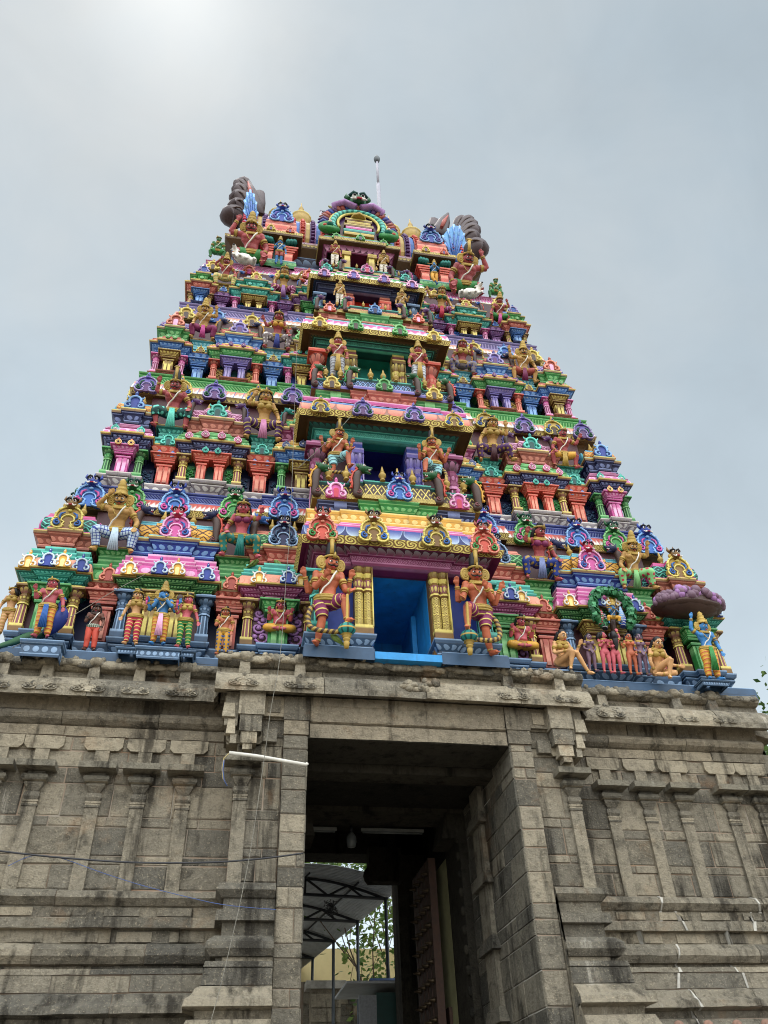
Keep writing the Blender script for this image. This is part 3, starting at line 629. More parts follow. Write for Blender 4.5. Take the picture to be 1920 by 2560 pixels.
    for xn in NXS[si]:
        if n0 is None:
            m = MB(); w = .27*f; mb0 = MB()
            mb0.sweep([(-w*1.1, .4), (-w*1.1, 0), (w*1.1, 0), (w*1.1, .4)], [(0, 0, 'edge:%s:%s' % PAIR[S['K'][0]['base']]), (0, cb*.3, 'dots:%s:%s' % PAIR[S['K'][0]['base']]), (.05, cb*.7, 'edge:%s:%s' % PAIR[S['K'][0]['base']]), (.05, cb*.9, 'slate'), (-.1, cb*.9, 'slate')])
            H = ct-cb; e2 = 'edge:%s:%s' % PAIR[nt_]
            m.sweep([(-w, .4), (-w, 0), (w, 0), (w, .4)], [(-.1, ct, k), (0, ct+.01, 'edge:%s:%s' % (k, kl)), (.02, ct+.35*(L[2]-ct), 'dots:%s:%s' % (k, kl)), (.09, L[2]-.06, 'edge:goldd:goldl'), (.10, L[2], 'gold'), (.05, L[2]+.01, 'dots:%s:%s' % PAIR[nt_]), (.02, L[2]+.5*(L[3]-L[2]), e2), (.05, L[2]+.55*(L[3]-L[2]), e2), (.05, L[2]+.7*(L[3]-L[2]), nt_),
                (-.01, L[2]+.72*(L[3]-L[2]), e2), (-.01, L[3], e2), (.0, L[3]+.15*(L[4]-L[3]), nt_), (-.03, L[3]+.16*(L[4]-L[3]), e2), (-.02, L[3]+.24*(L[4]-L[3]), 'dots:%s:%s' % PAIR[nt_]), (.03, L[3]+.42*(L[4]-L[3]), e2), (.08, L[3]+.47*(L[4]-L[3]), 'edge:goldd:goldl'), (.09, L[3]+.55*(L[4]-L[3]), 'petal:magenta:pinkl' if si == 0 else 'edge:blue:bluel'), (.03, L[3]+.68*(L[4]-L[3]), 'pinkl' if si == 0 else 'blue'), (-w*.9, L[3]+.69*(L[4]-L[3]), 'pink')])
            n0 = m.build('narrow_shrine', tower, (-xn, Y+.16, z0)); sub(mb0, 'base', n0, 0, 0, 0)
            sub(mk_pylon(H*1.02, .30*f, k, kl, kd), 'niche_pilaster', n0, 0, .10, cb)
            if si == 0: sub(mk_omega(.36, 'brick', 'orangel', 'brick'), 'crest', n0, 0, -.10, L[2]-.02)
            else: sub(mk_omega(.40*f if si == 1 else .26, *[('teal', 'teall', 'teald'), ('umberl', 'goldl', 'goldd'), ('blue', 'bluel', 'royal')][si-1]), 'crest', n0, 0, -.10, L[2]-.03)
            mb_, mc_ = [('brick', 'orangel'), ('blue', 'bluel'), ('umberl', 'gold'), ('blue', 'bluel')][si]
            o1 = sub(mk_medal(.22*f, mb_, mc_, 'brick'), 'medallion', n0, -.15*f, -.10, ct-.14*H); dup(o1, (.15*f, -.10, ct-.14*H), n0)
            if si == 1:
                p0 = sub(mk_panel(.3, H*.7, 'navy', 'slate'), 'scroll_panel', n0, -.36, .2, cb); dup(p0, (.36, .2, cb), n0)
        else: dup(n0, (-xn, Y+.16, z0))
        dup(n0, (xn, Y+.16, z0))
    # big crests on the eave
    spec = [
      [(-5.90, 0), (-5.12, 1), (-4.26, 0), (-3.10, 1), (-2.10, 0)], [(-5.45, 0), (-4.66, 1), (-3.87, 0), (-2.86, 1), (-2.02, 0)], [(-5.02, 0), (-4.16, 1), (-3.22, 0), (-1.96, 1)], [(-4.64, 0), (-3.52, 1), (-2.50, 0), (-1.64, 1)]][si]
    kinds = [[mk_kudu(.62, 'blue', 'bluel', 'pink', 'blue'), mk_kudu(.62, 'green', 'greenl', 'pink', 'green')], [mk_kudu(.56, 'lavender', 'lavl', 'greend', 'purple', False), mk_kudu(.56, 'gold', 'goldl', 'blue', 'brownh', False)],
             [mk_omega(.58, 'gold', 'goldl', 'brownh'), mk_omega(.58, 'blue', 'bluel', 'royal')], [mk_omega(.5, 'gold', 'goldl', 'brownh'), mk_omega(.5, 'orange', 'orangel', 'pink')]][si]
    pr = [None, None]
    for x, t in spec:
        yy = Ye-.02-(.14 if abs(x) < 2.25*f else 0)
        for q in (1, -1):
            if pr[t] is None: pr[t] = sub(kinds[t], 'horseshoe_crest', ev, x*q, yy, eb-.02)
            else: dup(pr[t], (x*q, yy, eb-.02), ev)
    for q in (-1, 1):      # the crest that turns the corner
        c = dup(pr[1], (q*(We+.02), Ye+.55, eb-.02), ev); c.rotation_euler = (0, 0, q*PI/2)
# lowest ledge in blue, with its steps
m = MB()
m.sweep([(-6.62, 8.4), (-6.62, .42), (-3.05, .42), (-3.05, .30), (-1.72, .30), (-1.72, -.22), (-.56, -.22), (-.56, -.1)], [(0, 8.06, 'slate'), (0, 8.26, 'edge:slate:slatel'), (-.02, 8.30, 'slate'), (-1.2, 8.305, 'slate')])
m.build('ledge', tower); m = MB()
m.sweep([(.56, -.1), (.56, -.22), (1.72, -.22), (1.72, .30), (3.05, .30), (3.05, .42), (6.62, .42), (6.62, 8.4)], [(0, 8.06, 'slate'), (0, 8.26, 'edge:slate:slatel'), (-.02, 8.30, 'slate'), (-1.2, 8.305, 'slate')])
m.build('ledge', tower); m = MB(); m.box(-.558, .558, -.24, .3, 8.08, 8.21, 'doorblue'); m.build('door_sill', tower)
# ------------------------------------------------------------------ projecting middle bay
def bay_plan(Y, w, a, p, back): return [(-w, back), (-w, Y), (-a, Y), (-a, Y-p), (a, Y-p), (a, Y), (w, Y), (w, back)]
BAY = [ # wall plane, floor, door (half width, top), eave (plane, bottom), top of bay, colours
 dict(Y=-.02, z=8.28, dw=.525, dz=10.05, ey=-.42, eb=10.24, w=1.60, top=11.08, wall='royal', door='doorblue', frame='gold', ent='magenta', cove='petal:magenta:mist', soff='magenta', edge='scroll:goldd:goldl', slope='petald:royal:whiteb', s2='pink', s3='yellow', pil='teal'),
 dict(Y=.86, z=11.58, dw=.478, dz=14.09, ey=.36, eb=14.28, w=1.60, top=14.95, wall='maroon', door='doornavy', frame='peri', ent='teal', cove='petal:teald:teal', soff='umber', edge='scroll:goldd:goldl', slope='petald:peach:orange', s2='blue', s3='pink', pil='magenta'),
 dict(Y=1.55, z=15.53, dw=.46, dz=18.08, ey=1.06, eb=18.15, w=1.58, top=18.75, wall='teald', door='doorteal', frame='gold', ent='teald', cove='petal:teald:olive', soff='umber', edge='scroll:goldd:goldl', slope='strokes:pink:pinkl', s2='cyan', s3='terracotta', pil='orange'),
 dict(Y=2.34, z=19.3, dw=.38, dz=21.65, ey=1.98, eb=21.72, w=1.50, top=22.15, wall='navy', door='doorred', frame='orange', ent='navy', cove='petal:navy:slate', soff='umber', edge='scroll:goldd:goldl', slope='strokes:green:greenl', s2='pink', s3='cyan', pil='slate'),
]
bay_doors = []
for bi, B in enumerate(BAY):
    Y, z, dw, dz, ey, eb, W = B['Y'], B['z'], B['dw'], B['dz'], B['ey'], B['eb'], B['w']
    a = .93 if bi < 3 else .72
    m = MB(); back = Y+1.8
    ww = W-.12
    for q in (-1, 1): m.box(q*(dw+.30), q*ww, Y+.32, back, z, eb+.3, B['wall']); m.box(q*(dw+.001), q*(dw+.30), Y+.12, back, z, dz+.04, B['frame'] if bi != 0 else 'goldd')
    m.box(-dw-.30, dw+.30, Y+.10, back, dz, eb+.3, B['ent'])
    # door reveal
    dp = {0: 2.6, 1: .9, 2: .6, 3: .34}[bi]
    D = B['door']; e = .004
    m.box(-dw-.05, -dw+e, Y+.3, Y+dp, z, dz-e, D); m.box(dw-e, dw+.05, Y+.3, Y+dp, z, dz-e, D); m.box(-dw, dw, Y+.3, Y+dp, dz-e*2, dz+.05, D); m.box(-dw, dw, Y+dp, Y+dp+.1, z-.05, dz, D)
    m.box(-dw, dw, Y+.0, Y+dp, z-.06, z-.01, D)
    if bi == 0:
        for q in (-1, 1): m.box(q*dw*.97, q*dw*.80, Y+1.2, Y+1.35, z, dz-.2, D)
    # entablature, cove, eave
    pl = bay_plan(Y, ww, a-.06, .06, back); o = Y-ey
    h0 = dz+.0
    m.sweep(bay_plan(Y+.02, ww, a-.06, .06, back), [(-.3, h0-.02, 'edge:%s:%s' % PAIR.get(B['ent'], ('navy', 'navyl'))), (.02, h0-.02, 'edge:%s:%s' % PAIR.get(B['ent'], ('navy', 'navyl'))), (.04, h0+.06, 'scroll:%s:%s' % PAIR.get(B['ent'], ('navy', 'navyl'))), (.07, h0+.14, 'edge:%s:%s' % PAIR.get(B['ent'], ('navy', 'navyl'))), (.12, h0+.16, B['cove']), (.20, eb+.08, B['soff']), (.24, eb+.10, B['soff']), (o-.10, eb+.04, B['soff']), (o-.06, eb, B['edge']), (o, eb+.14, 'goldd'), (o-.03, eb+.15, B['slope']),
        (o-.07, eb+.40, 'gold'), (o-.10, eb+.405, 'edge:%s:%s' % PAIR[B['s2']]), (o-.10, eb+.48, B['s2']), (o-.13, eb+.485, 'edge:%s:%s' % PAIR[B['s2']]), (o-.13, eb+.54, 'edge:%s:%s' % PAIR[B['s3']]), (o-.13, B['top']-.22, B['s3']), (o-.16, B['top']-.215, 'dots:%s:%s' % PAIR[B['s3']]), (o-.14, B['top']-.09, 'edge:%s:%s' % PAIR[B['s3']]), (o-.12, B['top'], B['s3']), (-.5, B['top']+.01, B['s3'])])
    by = m.build('middle_bay', tower)
    # door jamb pilasters and outer columns
    cH = dz-z-.02; k, kl, kd = col3(B['frame'] if B['frame'] != 'peri' else 'lavender')
    base = .34 if bi == 0 else 0
    mm = MB()
    for i in range(2):
        x = -.08+.16*i; mm.lathe([(.078, cH*.5*t_/5, 'scroll:%s:%s' % (k, kl)) for t_ in range(5)]+[(.075, cH*.5, k), (.10, cH*.52, kl), (.10, cH*.54, k), (.075, cH*.56, 'dots:%s:%s' % (kd, kl)), (.10, cH*.64, k), (.07, cH*.68, kl), (.11, cH*.72, k), (.08, cH*.75, 'petal:%s:%s' % (k, kl)), (.12, cH*.84, k)], (x, 0, 0), 8, k, .5, 1, False)
    mm.box(-.16, .16, -.09, .1, 0, cH*.12, 'edge:%s:%s' % (k, kl)); mm.box(-.17, .17, -.11, .12, cH*.842, cH*.90, 'edge:%s:%s' % (k, kl)); mm.box(-.15, .15, -.05, .12, cH*.902, cH*.998, 'edge:%s:%s' % (kd, kl))
    for q in (-1, 1): mm.box(.145*1, .165, -.10, .0, cH*.1, cH*.84, 'edge:%s:%s' % (kl, k)) if q > 0 else None
    j0 = sub(mm, 'door_jamb', by, -dw-.165, Y+.06, z+base); j1 = dup(j0, (dw+.165, Y+.06, z+base), by); 
    k, kl, kd = col3(B['pil'])
    c0 = sub(mk_column(cH-.10-base, .26 if bi < 3 else .2, k, kl, kd), 'column', by, -W+.12, Y+.12, z+base); dup(c0, (W-.12, Y+.12, z+base), by)
    if bi == 0:
        for q in (-1, 1):
            b2 = MB()
            pl2 = [(q*x, y) for x, y in ((1.66, 1.6), (1.66, .0), (.95, .0), (.95, -.06), (.54, -.06), (.54, 1.0))]
            if q > 0: pl2 = pl2[::-1]
            b2.sweep(pl2, [(.0, 8.30, 'edge:slate:slatel'), (0, 8.36, 'slate'), (-.04, 8.38, 'slated'), (-.04, 8.42, 'dots:slate:slatel'), (.03, 8.53, 'edge:slate:slatel'), (.05, 8.62, 'slate'), (-.3, 8.63, 'slate')])
            sub(b2, 'bay_base', by, 0, 0, 0)
    # crests on the eave
    kk = [[mk_kudu(.55, 'orange', 'orangel', 'green', 'orange'), mk_kudu(.55, 'gold', 'goldl', 'blue', 'goldd')], [mk_kudu(.44, 'gold', 'goldl', 'blue', 'goldd', False), mk_kudu(.46, 'lavender', 'lavl', 'greend', 'purple', False)], [mk_omega(.46, 'gold', 'goldl', 'brownh'), mk_omega(.46, 'green', 'greenl', 'brownh')], [mk_omega(.42, 'purple', 'pinkl', 'lavender'), mk_omega(.42, 'lavender', 'pinkl', 'lavender')]][bi]
    for t, xs in ((0, (-1.48, 1.48)), (1, (-.57, .57))):
        if bi == 3: xs = [(-1.3, 1.3), (-.45, .45)][t]
        yy = ey-.04-(.06 if t else 0)
        o0 = sub(kk[t], 'horseshoe_crest', by, xs[0], yy, eb+.0); dup(o0, (xs[1], yy, eb+.0), by)
# balustrades and attic bands carried on each bay
FL = [dict(y=-.17, z0=11.06, z=11.50, w=1.64, t=12.0, ent=('navy', 'green'), slab='scroll:goldd:goldl', lat=('brownh', 'goldl'), fin=.42), dict(y=.66, z0=14.93, z=15.50, w=1.66, t=15.93, ent=('green', 'brick'), slab='edge:lavender:lavl', lat=('navy', 'bluel'), fin=.40),
      dict(y=1.32, z0=18.74, z=19.26, w=1.60, t=19.60, ent=('brick', 'green'), slab='scroll:goldd:goldl', lat=('crimson', 'yellowl'), fin=.24), dict(y=2.22, z0=22.14, z=22.45, w=1.40, t=22.74, ent=('navy', 'teald'), slab='scroll:goldd:goldl', lat=('royal', 'pinkl'), fin=.24)]
for fi, F in enumerate(FL):
    m = MB(); e1 = PAIR[F['ent'][0]]; e2 = PAIR[F['ent'][1]]; W, y, z0, z = F['w'], F['y'], F['z0'], F['z']; h = z-z0
    for pl, ee in ((bay_plan(y+.20, W-.2, .70, .0001, y+1.5), e1), ([(-.68, y+.5), (-.68, y+.10), (-.3, y+.10), (-.3, y+.04), (.3, y+.04), (.3, y+.10), (.68, y+.10), (.68, y+.5)], e2)):
        m.sweep(pl, [(0, z0, 'edge:%s:%s' % ee), (0, z0+.16*h, ee[0]), (-.04, z0+.18*h, 'edge:%s:%s' % ee), (-.04, z0+.40*h, ee[0]), (-.01, z0+.42*h, 'edge:%s:%s' % ee), (.02, z0+.52*h, 'dots:%s:%s' % ee), (.06, z0+.72*h, 'edge:%s:%s' % ee), (.09, z0+.82*h, ee[0]), (.07, z0+.84*h, 'edge:%s:%s' % ee), (.10, z, ee[0])], 1.2)
    for q in (-1, 1): m.box(q*1.1-.12, q*1.1+.12, y+.10, y+.5, z0, z-.01, 'edge:%s:%s' % e1)
    m.sweep([(-W, y+1.4), (-W, y+.08), (-1.0, y+.08), (-1.0, y), (-.72, y), (-.72, y-.06), (.72, y-.06), (.72, y), (1.0, y), (1.0, y+.08), (W, y+.08), (W, y+1.4)], [(-.2, z, 'umberl'), (0, z, F['slab']), (0, z+.1, 'gold'), (-.06, z+.11, 'gold'), (-.06, z+.13, 'lattice:%s:%s' % F['lat']), (-.08, F['t']-.08, 'edge:teald:teall'), (-.05, F['t'], 'gold'), (-.4, F['t']+.01, 'umber')], .6)
    bl = m.build('balustrade', tower)
    f0 = None; fm = mk_finial(F['fin'], 'gold')
    for x in (-1.35, -1.0, -.30, 0, .30, 1.0, 1.35):
        yy = y+.03-(.06 if abs(x) < .7 else 0)
        if f0 is None: f0 = sub(fm, 'finial', bl, x, yy, F['t']-.01)
        else: dup(f0, (x, yy, F['t']-.01), bl)
    ck = [('pink', 'pinkl', 'blue', 'crimson'), ('gold', 'goldl', 'teal', 'brownh'), ('orange', 'orangel', 'teal', 'pinkl'), ('teal', 'teall', 'pink', 'teald')][fi]
    mk = [mk_kudu(.52, 'blue', 'bluel', 'pink', 'blue'), mk_omega(.46, 'green', 'greenl', 'brownh'), mk_omega(.42, 'blue', 'bluel', 'navy'), mk_kudu(.4, 'pink', 'pinkl', 'teal', 'crimson', False)][fi]
    sub(mk, 'horseshoe_crest', bl, 0, y-.10, z+.0)
    o0 = sub(mk_omega(.46 if fi < 2 else .38, ck[0], ck[1], ck[3]), 'horseshoe_crest', bl, -1.2, y+.0, z+.0); dup(o0, (1.2, y+.0, z+.0), bl)
    hk = [('greend', 'yellow', 'orange'), ('greend', 'orange', 'green'), ('purple', 'teal', 'green'), ('purple', 'pink', 'green')][fi]
    s = F['t']-z+.12
    for q in (-1, 1): sub(mk_yali(s, -q, hk[0], hk[1]), 'sea_beast', bl, q*(W-.08), y+.02, z+.02); sub(mk_yali(s, -q, hk[0], hk[2]), 'sea_beast', bl, q*.78, y-.04, z+.02)
# ------------------------------------------------------------------ top storey and roof
def smooth(pts, n=6):
    P = [Vector(p) for p in pts]; o = []
    for i in range(len(P)-1):
        a, b, c_, d = P[max(i-1, 0)], P[i], P[i+1], P[min(i+2, len(P)-1)]
        for j in range(n):
            t = j/n; o.append(.5*((2*b)+(c_-a)*t+(2*a-5*b+4*c_-d)*t*t+(3*b-a-3*c_+d)*t**3))
    return o+[P[-1]]
def r1(x, y): return 480+x/3.95, 380+y/3.95
m = MB()
m.box(-4.0, 4.0, 4.35, 7.0, 24.2, 26.6, 'navy')
m.sweep([(-4.05, 7.0), (-4.05, 4.3), (4.05, 4.3), (4.05, 7.0)], [(-.02, 24.31, 'edge:green:greenl'), (.12, 24.5, 'petal:teald:slatel'), (.12, 24.72, 'navy'), (.02, 24.74, 'navy'), (.02, 25.3, 'edge:slate:slatel'), (.05, 25.5, 'petal:navy:slatel'), (.16, 25.78, 'edge:navy:slatel'), (.16, 25.9, 'umber'), (.40, 26.12, 'umber'), (.42, 26.18, 'petald:goldd:goldl'), (.44, 26.30, 'gold'), (.40, 26.31, 'petald:magenta:white'), (.30, 26.62, 'petald:pink:white'), (.12, 26.82, 'purple'), (-.2, 26.84, 'purple')])
m.build('storey_wall', tower)
for q in (-1, 1):
    m = MB(); X = 2.65; w = .46
    pl = [(-w, .8), (-w, 0), (w, 0), (w, .8)]
    m.sweep(pl, [(.1, 24.32, 'edge:green:greenl'), (.14, 24.5, 'petald:green:greenl'), (.12, 24.62, 'edge:teal:white'), (.12, 24.70, 'teal'), (-.1, 24.71, 'orange')])
    m.box(-w+.1, w-.1, .2, .8, 24.7, 26.0, 'teald')
    for s_ in (-1, 1):
        m.box(s_*(w-.26), s_*w, .0, .3, 24.7, 25.25, 'edge:orange:orangel')
        for i in range(4): m.box(s_*(w-.28+.0), s_*(w+.02+.05*i), -.03*i, .3, 25.252+.09*i, 25.335+.09*i, 'edge:orange:orangel')
        for i in range(3): m.ball((s_*(w-.05+.10*i-.12), -.12, 25.78+.02*i), (.10, .12, .12), 'edge:teal:teall', 7, 5)
        m.box(s_*(w-.3), s_*(w+.1), -.05, .3, 25.62, 25.90, 'teald')
    m.sweep([(-w-.05, .8), (-w-.05, -.05), (w+.05, -.05), (w+.05, .8)], [(-.2, 25.9, 'umber'), (.22, 25.92, 'umber'), (.24, 26.0, 'scroll:goldd:goldl'), (.25, 26.12, 'gold'), (.20, 26.13, 'edge:orange:orangel'), (.12, 26.3, 'dots:orange:orangel'), (.02, 26.6, 'edge:orange:orangel'), (.02, 26.9, 'edge:brick:orangel'), (.0, 27.15, 'brick'), (-.3, 27.16, 'brick')])
    s5 = m.build('top_shrine', tower, (q*X, 3.68, 0))
    sub(mk_kudu(.84, 'blue', 'bluel', 'lavender', 'royal'), 'horseshoe_crest', s5, 0, -.05, 27.1)
    o0 = sub(mk_omega(.34, 'gold', 'goldl', 'purple'), 'crest', s5, -.32, -.32, 26.08); sub(mk_omega(.34, 'orange', 'orangel', 'purple'), 'crest', s5, .32, -.32, 26.08)
# barrel roof with painted ribs
m = MB(); R = [(4.42, 26.8), (4.22, 27.2), (4.18, 27.7), (4.28, 28.2), (4.52, 28.7), (4.9, 29.15), (5.4, 29.45), (5.9, 29.55)]
R += [(11.8-y, z) for y, z in R[-2::-1]]
ribs = ['maroon', 'blue', 'edge:orange:brick', 'gold', 'edge:purple:purplel', 'blue', 'edge:orange:brick', 'gold', 'maroon', 'gold']
x = -4.0; i = 0
while x < 3.99:
    k = ribs[i % len(ribs)]; wd = .22 if 'edge' in k else .15; x2 = min(x+wd, 4.0); off = .07 if 'edge' in k or k == 'maroon' else .03
    b = len(m.v); n = len(R)
    for X in (x, x2):
        for j, (yy, zz) in enumerate(R):
            d = Vector((yy-5.9, (zz-27.6))); d.normalize(); m.v.append((X, yy+d.x*off, zz+d.y*off))
    for j in range(n-1): m.face((b+j, b+n+j, b+n+j+1, b+j+1), k, [(0, 0), (0, 1), (1, 1), (1, 0)])
    if 'edge' in k or k == 'maroon':
        for j in range(0, n-1):
            for t in (0, .33, .66):
                yy = R[j][0]*(1-t)+R[j+1][0]*t; zz = R[j][1]*(1-t)+R[j+1][1]*t; d = Vector((yy-5.9, zz-27.6)); d.normalize()
                if yy < 5.5: m.ball(((x+x2)/2, yy+d.x*.1, zz+d.y*.1), (.085, .06, .06), k.split(':')[1] if ':' in k else 'crimson', 6, 4)
    x = x2; i += 1
for X in (-4.0, 4.0):
    b = len(m.v); m.v += [(X, yy, zz) for yy, zz in R]; m.face(range(b, b+len(R)), 'maroon')
roof = m.build('barrel_roof', tower)
kal = MB(); kal.lathe([(.30, 0), (.36, .12), (.26, .2), (.34, .32), (.37, .55), (.33, .75, 'edge:gold:goldl'), (.36, .8), (.20, 1.0), (.12, 1.2), (.08, 1.45), (.09, 1.5), (.03, 1.7), (.01, 1.95)], (0, 0, 0), 14, 'gold')
k0 = None
for fx, fy in ((696, 560), (751, 560), (975, 590), (1029, 600), (862, 575)):
    xx = at(fx, fy, 5.55)[0]
    if k0 is None: k0 = sub(kal, 'finial', roof, xx, 5.55, 29.75); k0.scale = (1.2, 1.2, 1.1)
    else: dup(k0, (xx, 5.55, 29.75), roof)
# gable hoods at both ends: grey feathered lobes, a blue fan and horns
def r2(x, y): return 860+x/3.77, 380+y/3.77
HOOD = {-1: dict(f=r1, lobes=((560, 700, 372, 662, .50), (560, 640, 428, 568, .44), (560, 580, 438, 474, .42), (560, 520, 448, 392, .36), (560, 480, 452, 330, .30), (575, 450, 500, 300, .26)), horn=((640, 640), (600, 500), (575, 380), (552, 270)), plate=((640, 600), (665, 500), (668, 400)),
    fan=((548, 800), (520, 700), (512, 600), (520, 500), (545, 425), (575, 398), (608, 440), (632, 520), (645, 620), (640, 720), (610, 800)), c=(600, 790)),
  1: dict(f=r2, lobes=((1080, 960, 1290, 940, .50), (1080, 890, 1225, 830, .42), (1070, 850, 1235, 760, .40), (1060, 810, 1220, 705, .34), (1050, 780, 1190, 660, .30), (1040, 760, 1120, 655, .27)), horn=((880, 800), (910, 730), (945, 650), (982, 575)), plate=((835, 780), (845, 700), (850, 640)),
    fan=((1010, 1050), (985, 960), (950, 880), (925, 810), (975, 745), (1030, 705), (1085, 720), (1125, 790), (1145, 880), (1125, 980), (1070, 1050)), c=(1040, 1040))}
for q in (-1, 1):
    m = MB(); g = 'greyf'; H_ = HOOD[q]
    def pt(x, y, Y): return at(*H_['f'](x, y), Y)
    for i, (x0_, y0_, x1_, y1_, r_) in enumerate(H_['lobes']):
        Y = 4.62+.07*i; A_, B_ = Vector(pt(x0_, y0_, Y-.1)), Vector(pt(x1_, y1_, Y)); d_ = B_-A_; up_ = Vector((0, 0, .16))
        m.tube(smooth([A_, A_+d_*.35+up_, A_+d_*.7+up_*1.2, B_+up_*.3, B_+d_*.10-up_*1.0], 3), [r_*v for v in (.35, .45, .55, .68, .8, .9, .98, 1.0, .98, .9, .75, .52, .2)], g, 11, True, 1, .9)
        m.tube(smooth([A_+Vector((0, -.3*r_, 0)), A_+d_*.5+up_*1.2+Vector((0, -.85*r_, 0)), B_+Vector((0, -.8*r_, 0))], 3), [.02, .03, .035, .04, .035, .03, .02], 'brownh', 5)
    m.tube([pt(*p_, 4.5+.1*i) for i, p_ in enumerate(H_['horn'])], [.34, .32, .24, .04], g, 8, True, 1, .6)
    hh = H_['horn']; m.tube([pt(hh[1][0]-q*-10, hh[1][1]-20, 4.3), pt(hh[2][0], hh[2][1], 4.45), pt(hh[3][0], hh[3][1]+20, 4.6)], [.07, .09, .02], 'brick', 6)
    m.tube([pt(*p_, 5.1) for p_ in H_['plate']], [.28, .24, .20], g, 8, True, 1, .6)
    fan = [pt(x, y, 4.2) for x, y in H_['fan']]; m.extr([(p[0], p[2]) for p in fan], 4.12, 4.5, 'fanblue'); c = pt(*H_['c'], 4.12)
    for p in fan[1:10]:
        m.tube([(c[0]*.3+p[0]*.7, 4.08, c[2]*.3+p[2]*.7), (p[0], 4.12, p[2])], [.03, .05], 'bluel', 5)
        m.tube([(c[0], 4.08, c[2]), (c[0]*.1+p[0]*.9, 4.09, c[2]*.1+p[2]*.9)], [.045, .03], 'blue', 5)
    m.build('gable_hood', tower)
# central crest
m = MB(); Y = 3.5
def A(cx, cz, r, a0, a1, n, y, rz=None): return arc(cx, cz, r, a0, a1, n, y, rz)
m.extr([(p[0], p[2]) for p in A(0, 27.5, 1.02, -20, 200, 18, 0, 1.25)], Y+.02, Y+.6, 'purple')
m.extr([(-.62, 26.3), (.62, 26.3), (.60, 27.3), (.4, 28.0), (0, 28.3), (-.4, 28.0), (-.6, 27.3)], Y-.06, Y+.1, 'maroon')
pts = A(0, 27.45, .86, 205, -25, 20, Y-.08, 1.1); m.tube(pts, [.08]*3+[.11]*15+[.08]*3, 'rope:teal:teall', 8, True, 5); m.tube(A(0, 27.45, .70, 205, -25, 20, Y-.1, .92), .05, 'goldl', 6)
m.tube(A(0, 27.45, 1.0, 200, -20, 22, Y-.06, 1.25), .05, 'goldl', 6)
for i, p in enumerate(A(0, 27.45, 1.22, 192, -12, 22, Y, 1.5)):
    d = Vector((p[0], p[2]-27.45)).normalized(); k = ('brick', 'royal', 'purple', 'terracotta')[i % 4]
    m.tube([(p[0]-d.x*.18, Y, p[2]-d.y*.18), (p[0], Y-.08, p[2]), (p[0]+d.x*.16, Y-.02, p[2]+d.y*.16)], [.13, .12, .02], k, 6)
for q in (-1, 1):
    m.tube(spiral(q*.98, 26.75, .30, .08, 90, -q*1.1, 14, Y-.15), [.14]*8+[.1]*7, 'green', 7); m.tube([(q*.7, Y-.2, 26.6), (q*.98, Y-.25, 26.42), (q*1.2, Y-.2, 26.62), (q*1.28, Y-.15, 26.95)], [.1, .15, .12, .04], 'green', 7)
    m.ball((q*.98, Y-.28, 26.82), .12, 'teal', 8, 6); m.ball((q*.98, Y-.38, 26.82), .06, 'white', 6, 5); m.ball((q*1.15, Y-.3, 26.62), .08, 'orange', 6, 5)
    m.tube([(q*.1, Y-.16, 28.75), (q*.5, Y-.22, 28.95), (q*.85, Y-.18, 28.7), (q*.8, Y-.14, 28.45)], [.16, .15, .11, .05], 'purplel', 7)
    m.tube([(q*.75, Y+.1, 28.9), (q*1.0, Y+.1, 29.2)], [.12, .03], 'olive', 6)
for i, (w_, k) in enumerate(((.5, 'goldd'), (.52, 'teal'), (.44, 'pink'), (.5, 'gold'), (.40, 'umberl'), (.46, 'gold'))): m.box(-w_, w_, Y-.22+.01*i, Y+.1, 26.35+.25*i, 26.35+.25*i+.2, 'edge:%s:%s' % PAIR.get(k, ('gold', 'goldl')))
m.lathe([(.25, 0), (.28, .1), (.1, .2), (.12, .26), (.02, .45)], (0, Y-.1, 27.85), 8, 'gold')
m.xf(lambda p: (p[0]*1.03, p[1], 26.35+(p[2]-26.35)*.76)); face_mask(m, 0, 28.7, 1.75, 'greend', 'teald', Y-.05); crest = m.build('roof_crest', tower)
# middle bay of the top storey
m = MB(); Y = 3.5
for q in (-1, 1):
    m.box(q*.285, q*.55, Y-.02, Y+.8, 24.3, 25.5, 'edge:umberl:goldl'); m.box(q*.32, q*.50, Y-.12, Y-.021, 24.3, 25.2, 'edge:gold:goldl'); m.box(q*.28, q*.58, Y-.16, Y-.021, 25.202, 25.4, 'edge:gold:goldl'); m.box(q*.552, q*1.1, Y+.3, Y+.9, 24.3, 25.5, 'maroon')
m.box(-.284, .284, Y+.5, Y+.8, 24.3, 25.52, 'doordk'); m.box(-.55, .55, Y, Y+.8, 25.502, 25.9, 'magenta')
m.sweep(bay_plan(Y, 1.05, .55, .06, Y+.8), [(0, 25.42, 'edge:magenta:pinkl'), (.05, 25.46, 'petald:magenta:pinkl'), (.16, 25.62, 'umber'), (.30, 25.64, 'umber'), (.32, 25.68, 'scroll:goldd:goldl'), (.34, 25.8, 'gold'), (.28, 25.81, 'edge:greend:greenl'), (.18, 25.98, 'edge:peri:peril'), (.16, 26.12, 'edge:green:greenl'), (.10, 26.28, 'edge:orange:orangel'), (.06, 26.36, 'purple'), (-.3, 26.37, 'purple')])
tb = m.build('middle_bay', tower)
o0 = sub(mk_omega(.36, 'green', 'greenl', 'purple'), 'horseshoe_crest', tb, -.8, Y-.34, 25.76); dup(o0, (.8, Y-.34, 25.76), tb); dup(o0, (0, Y-.42, 25.76), tb)
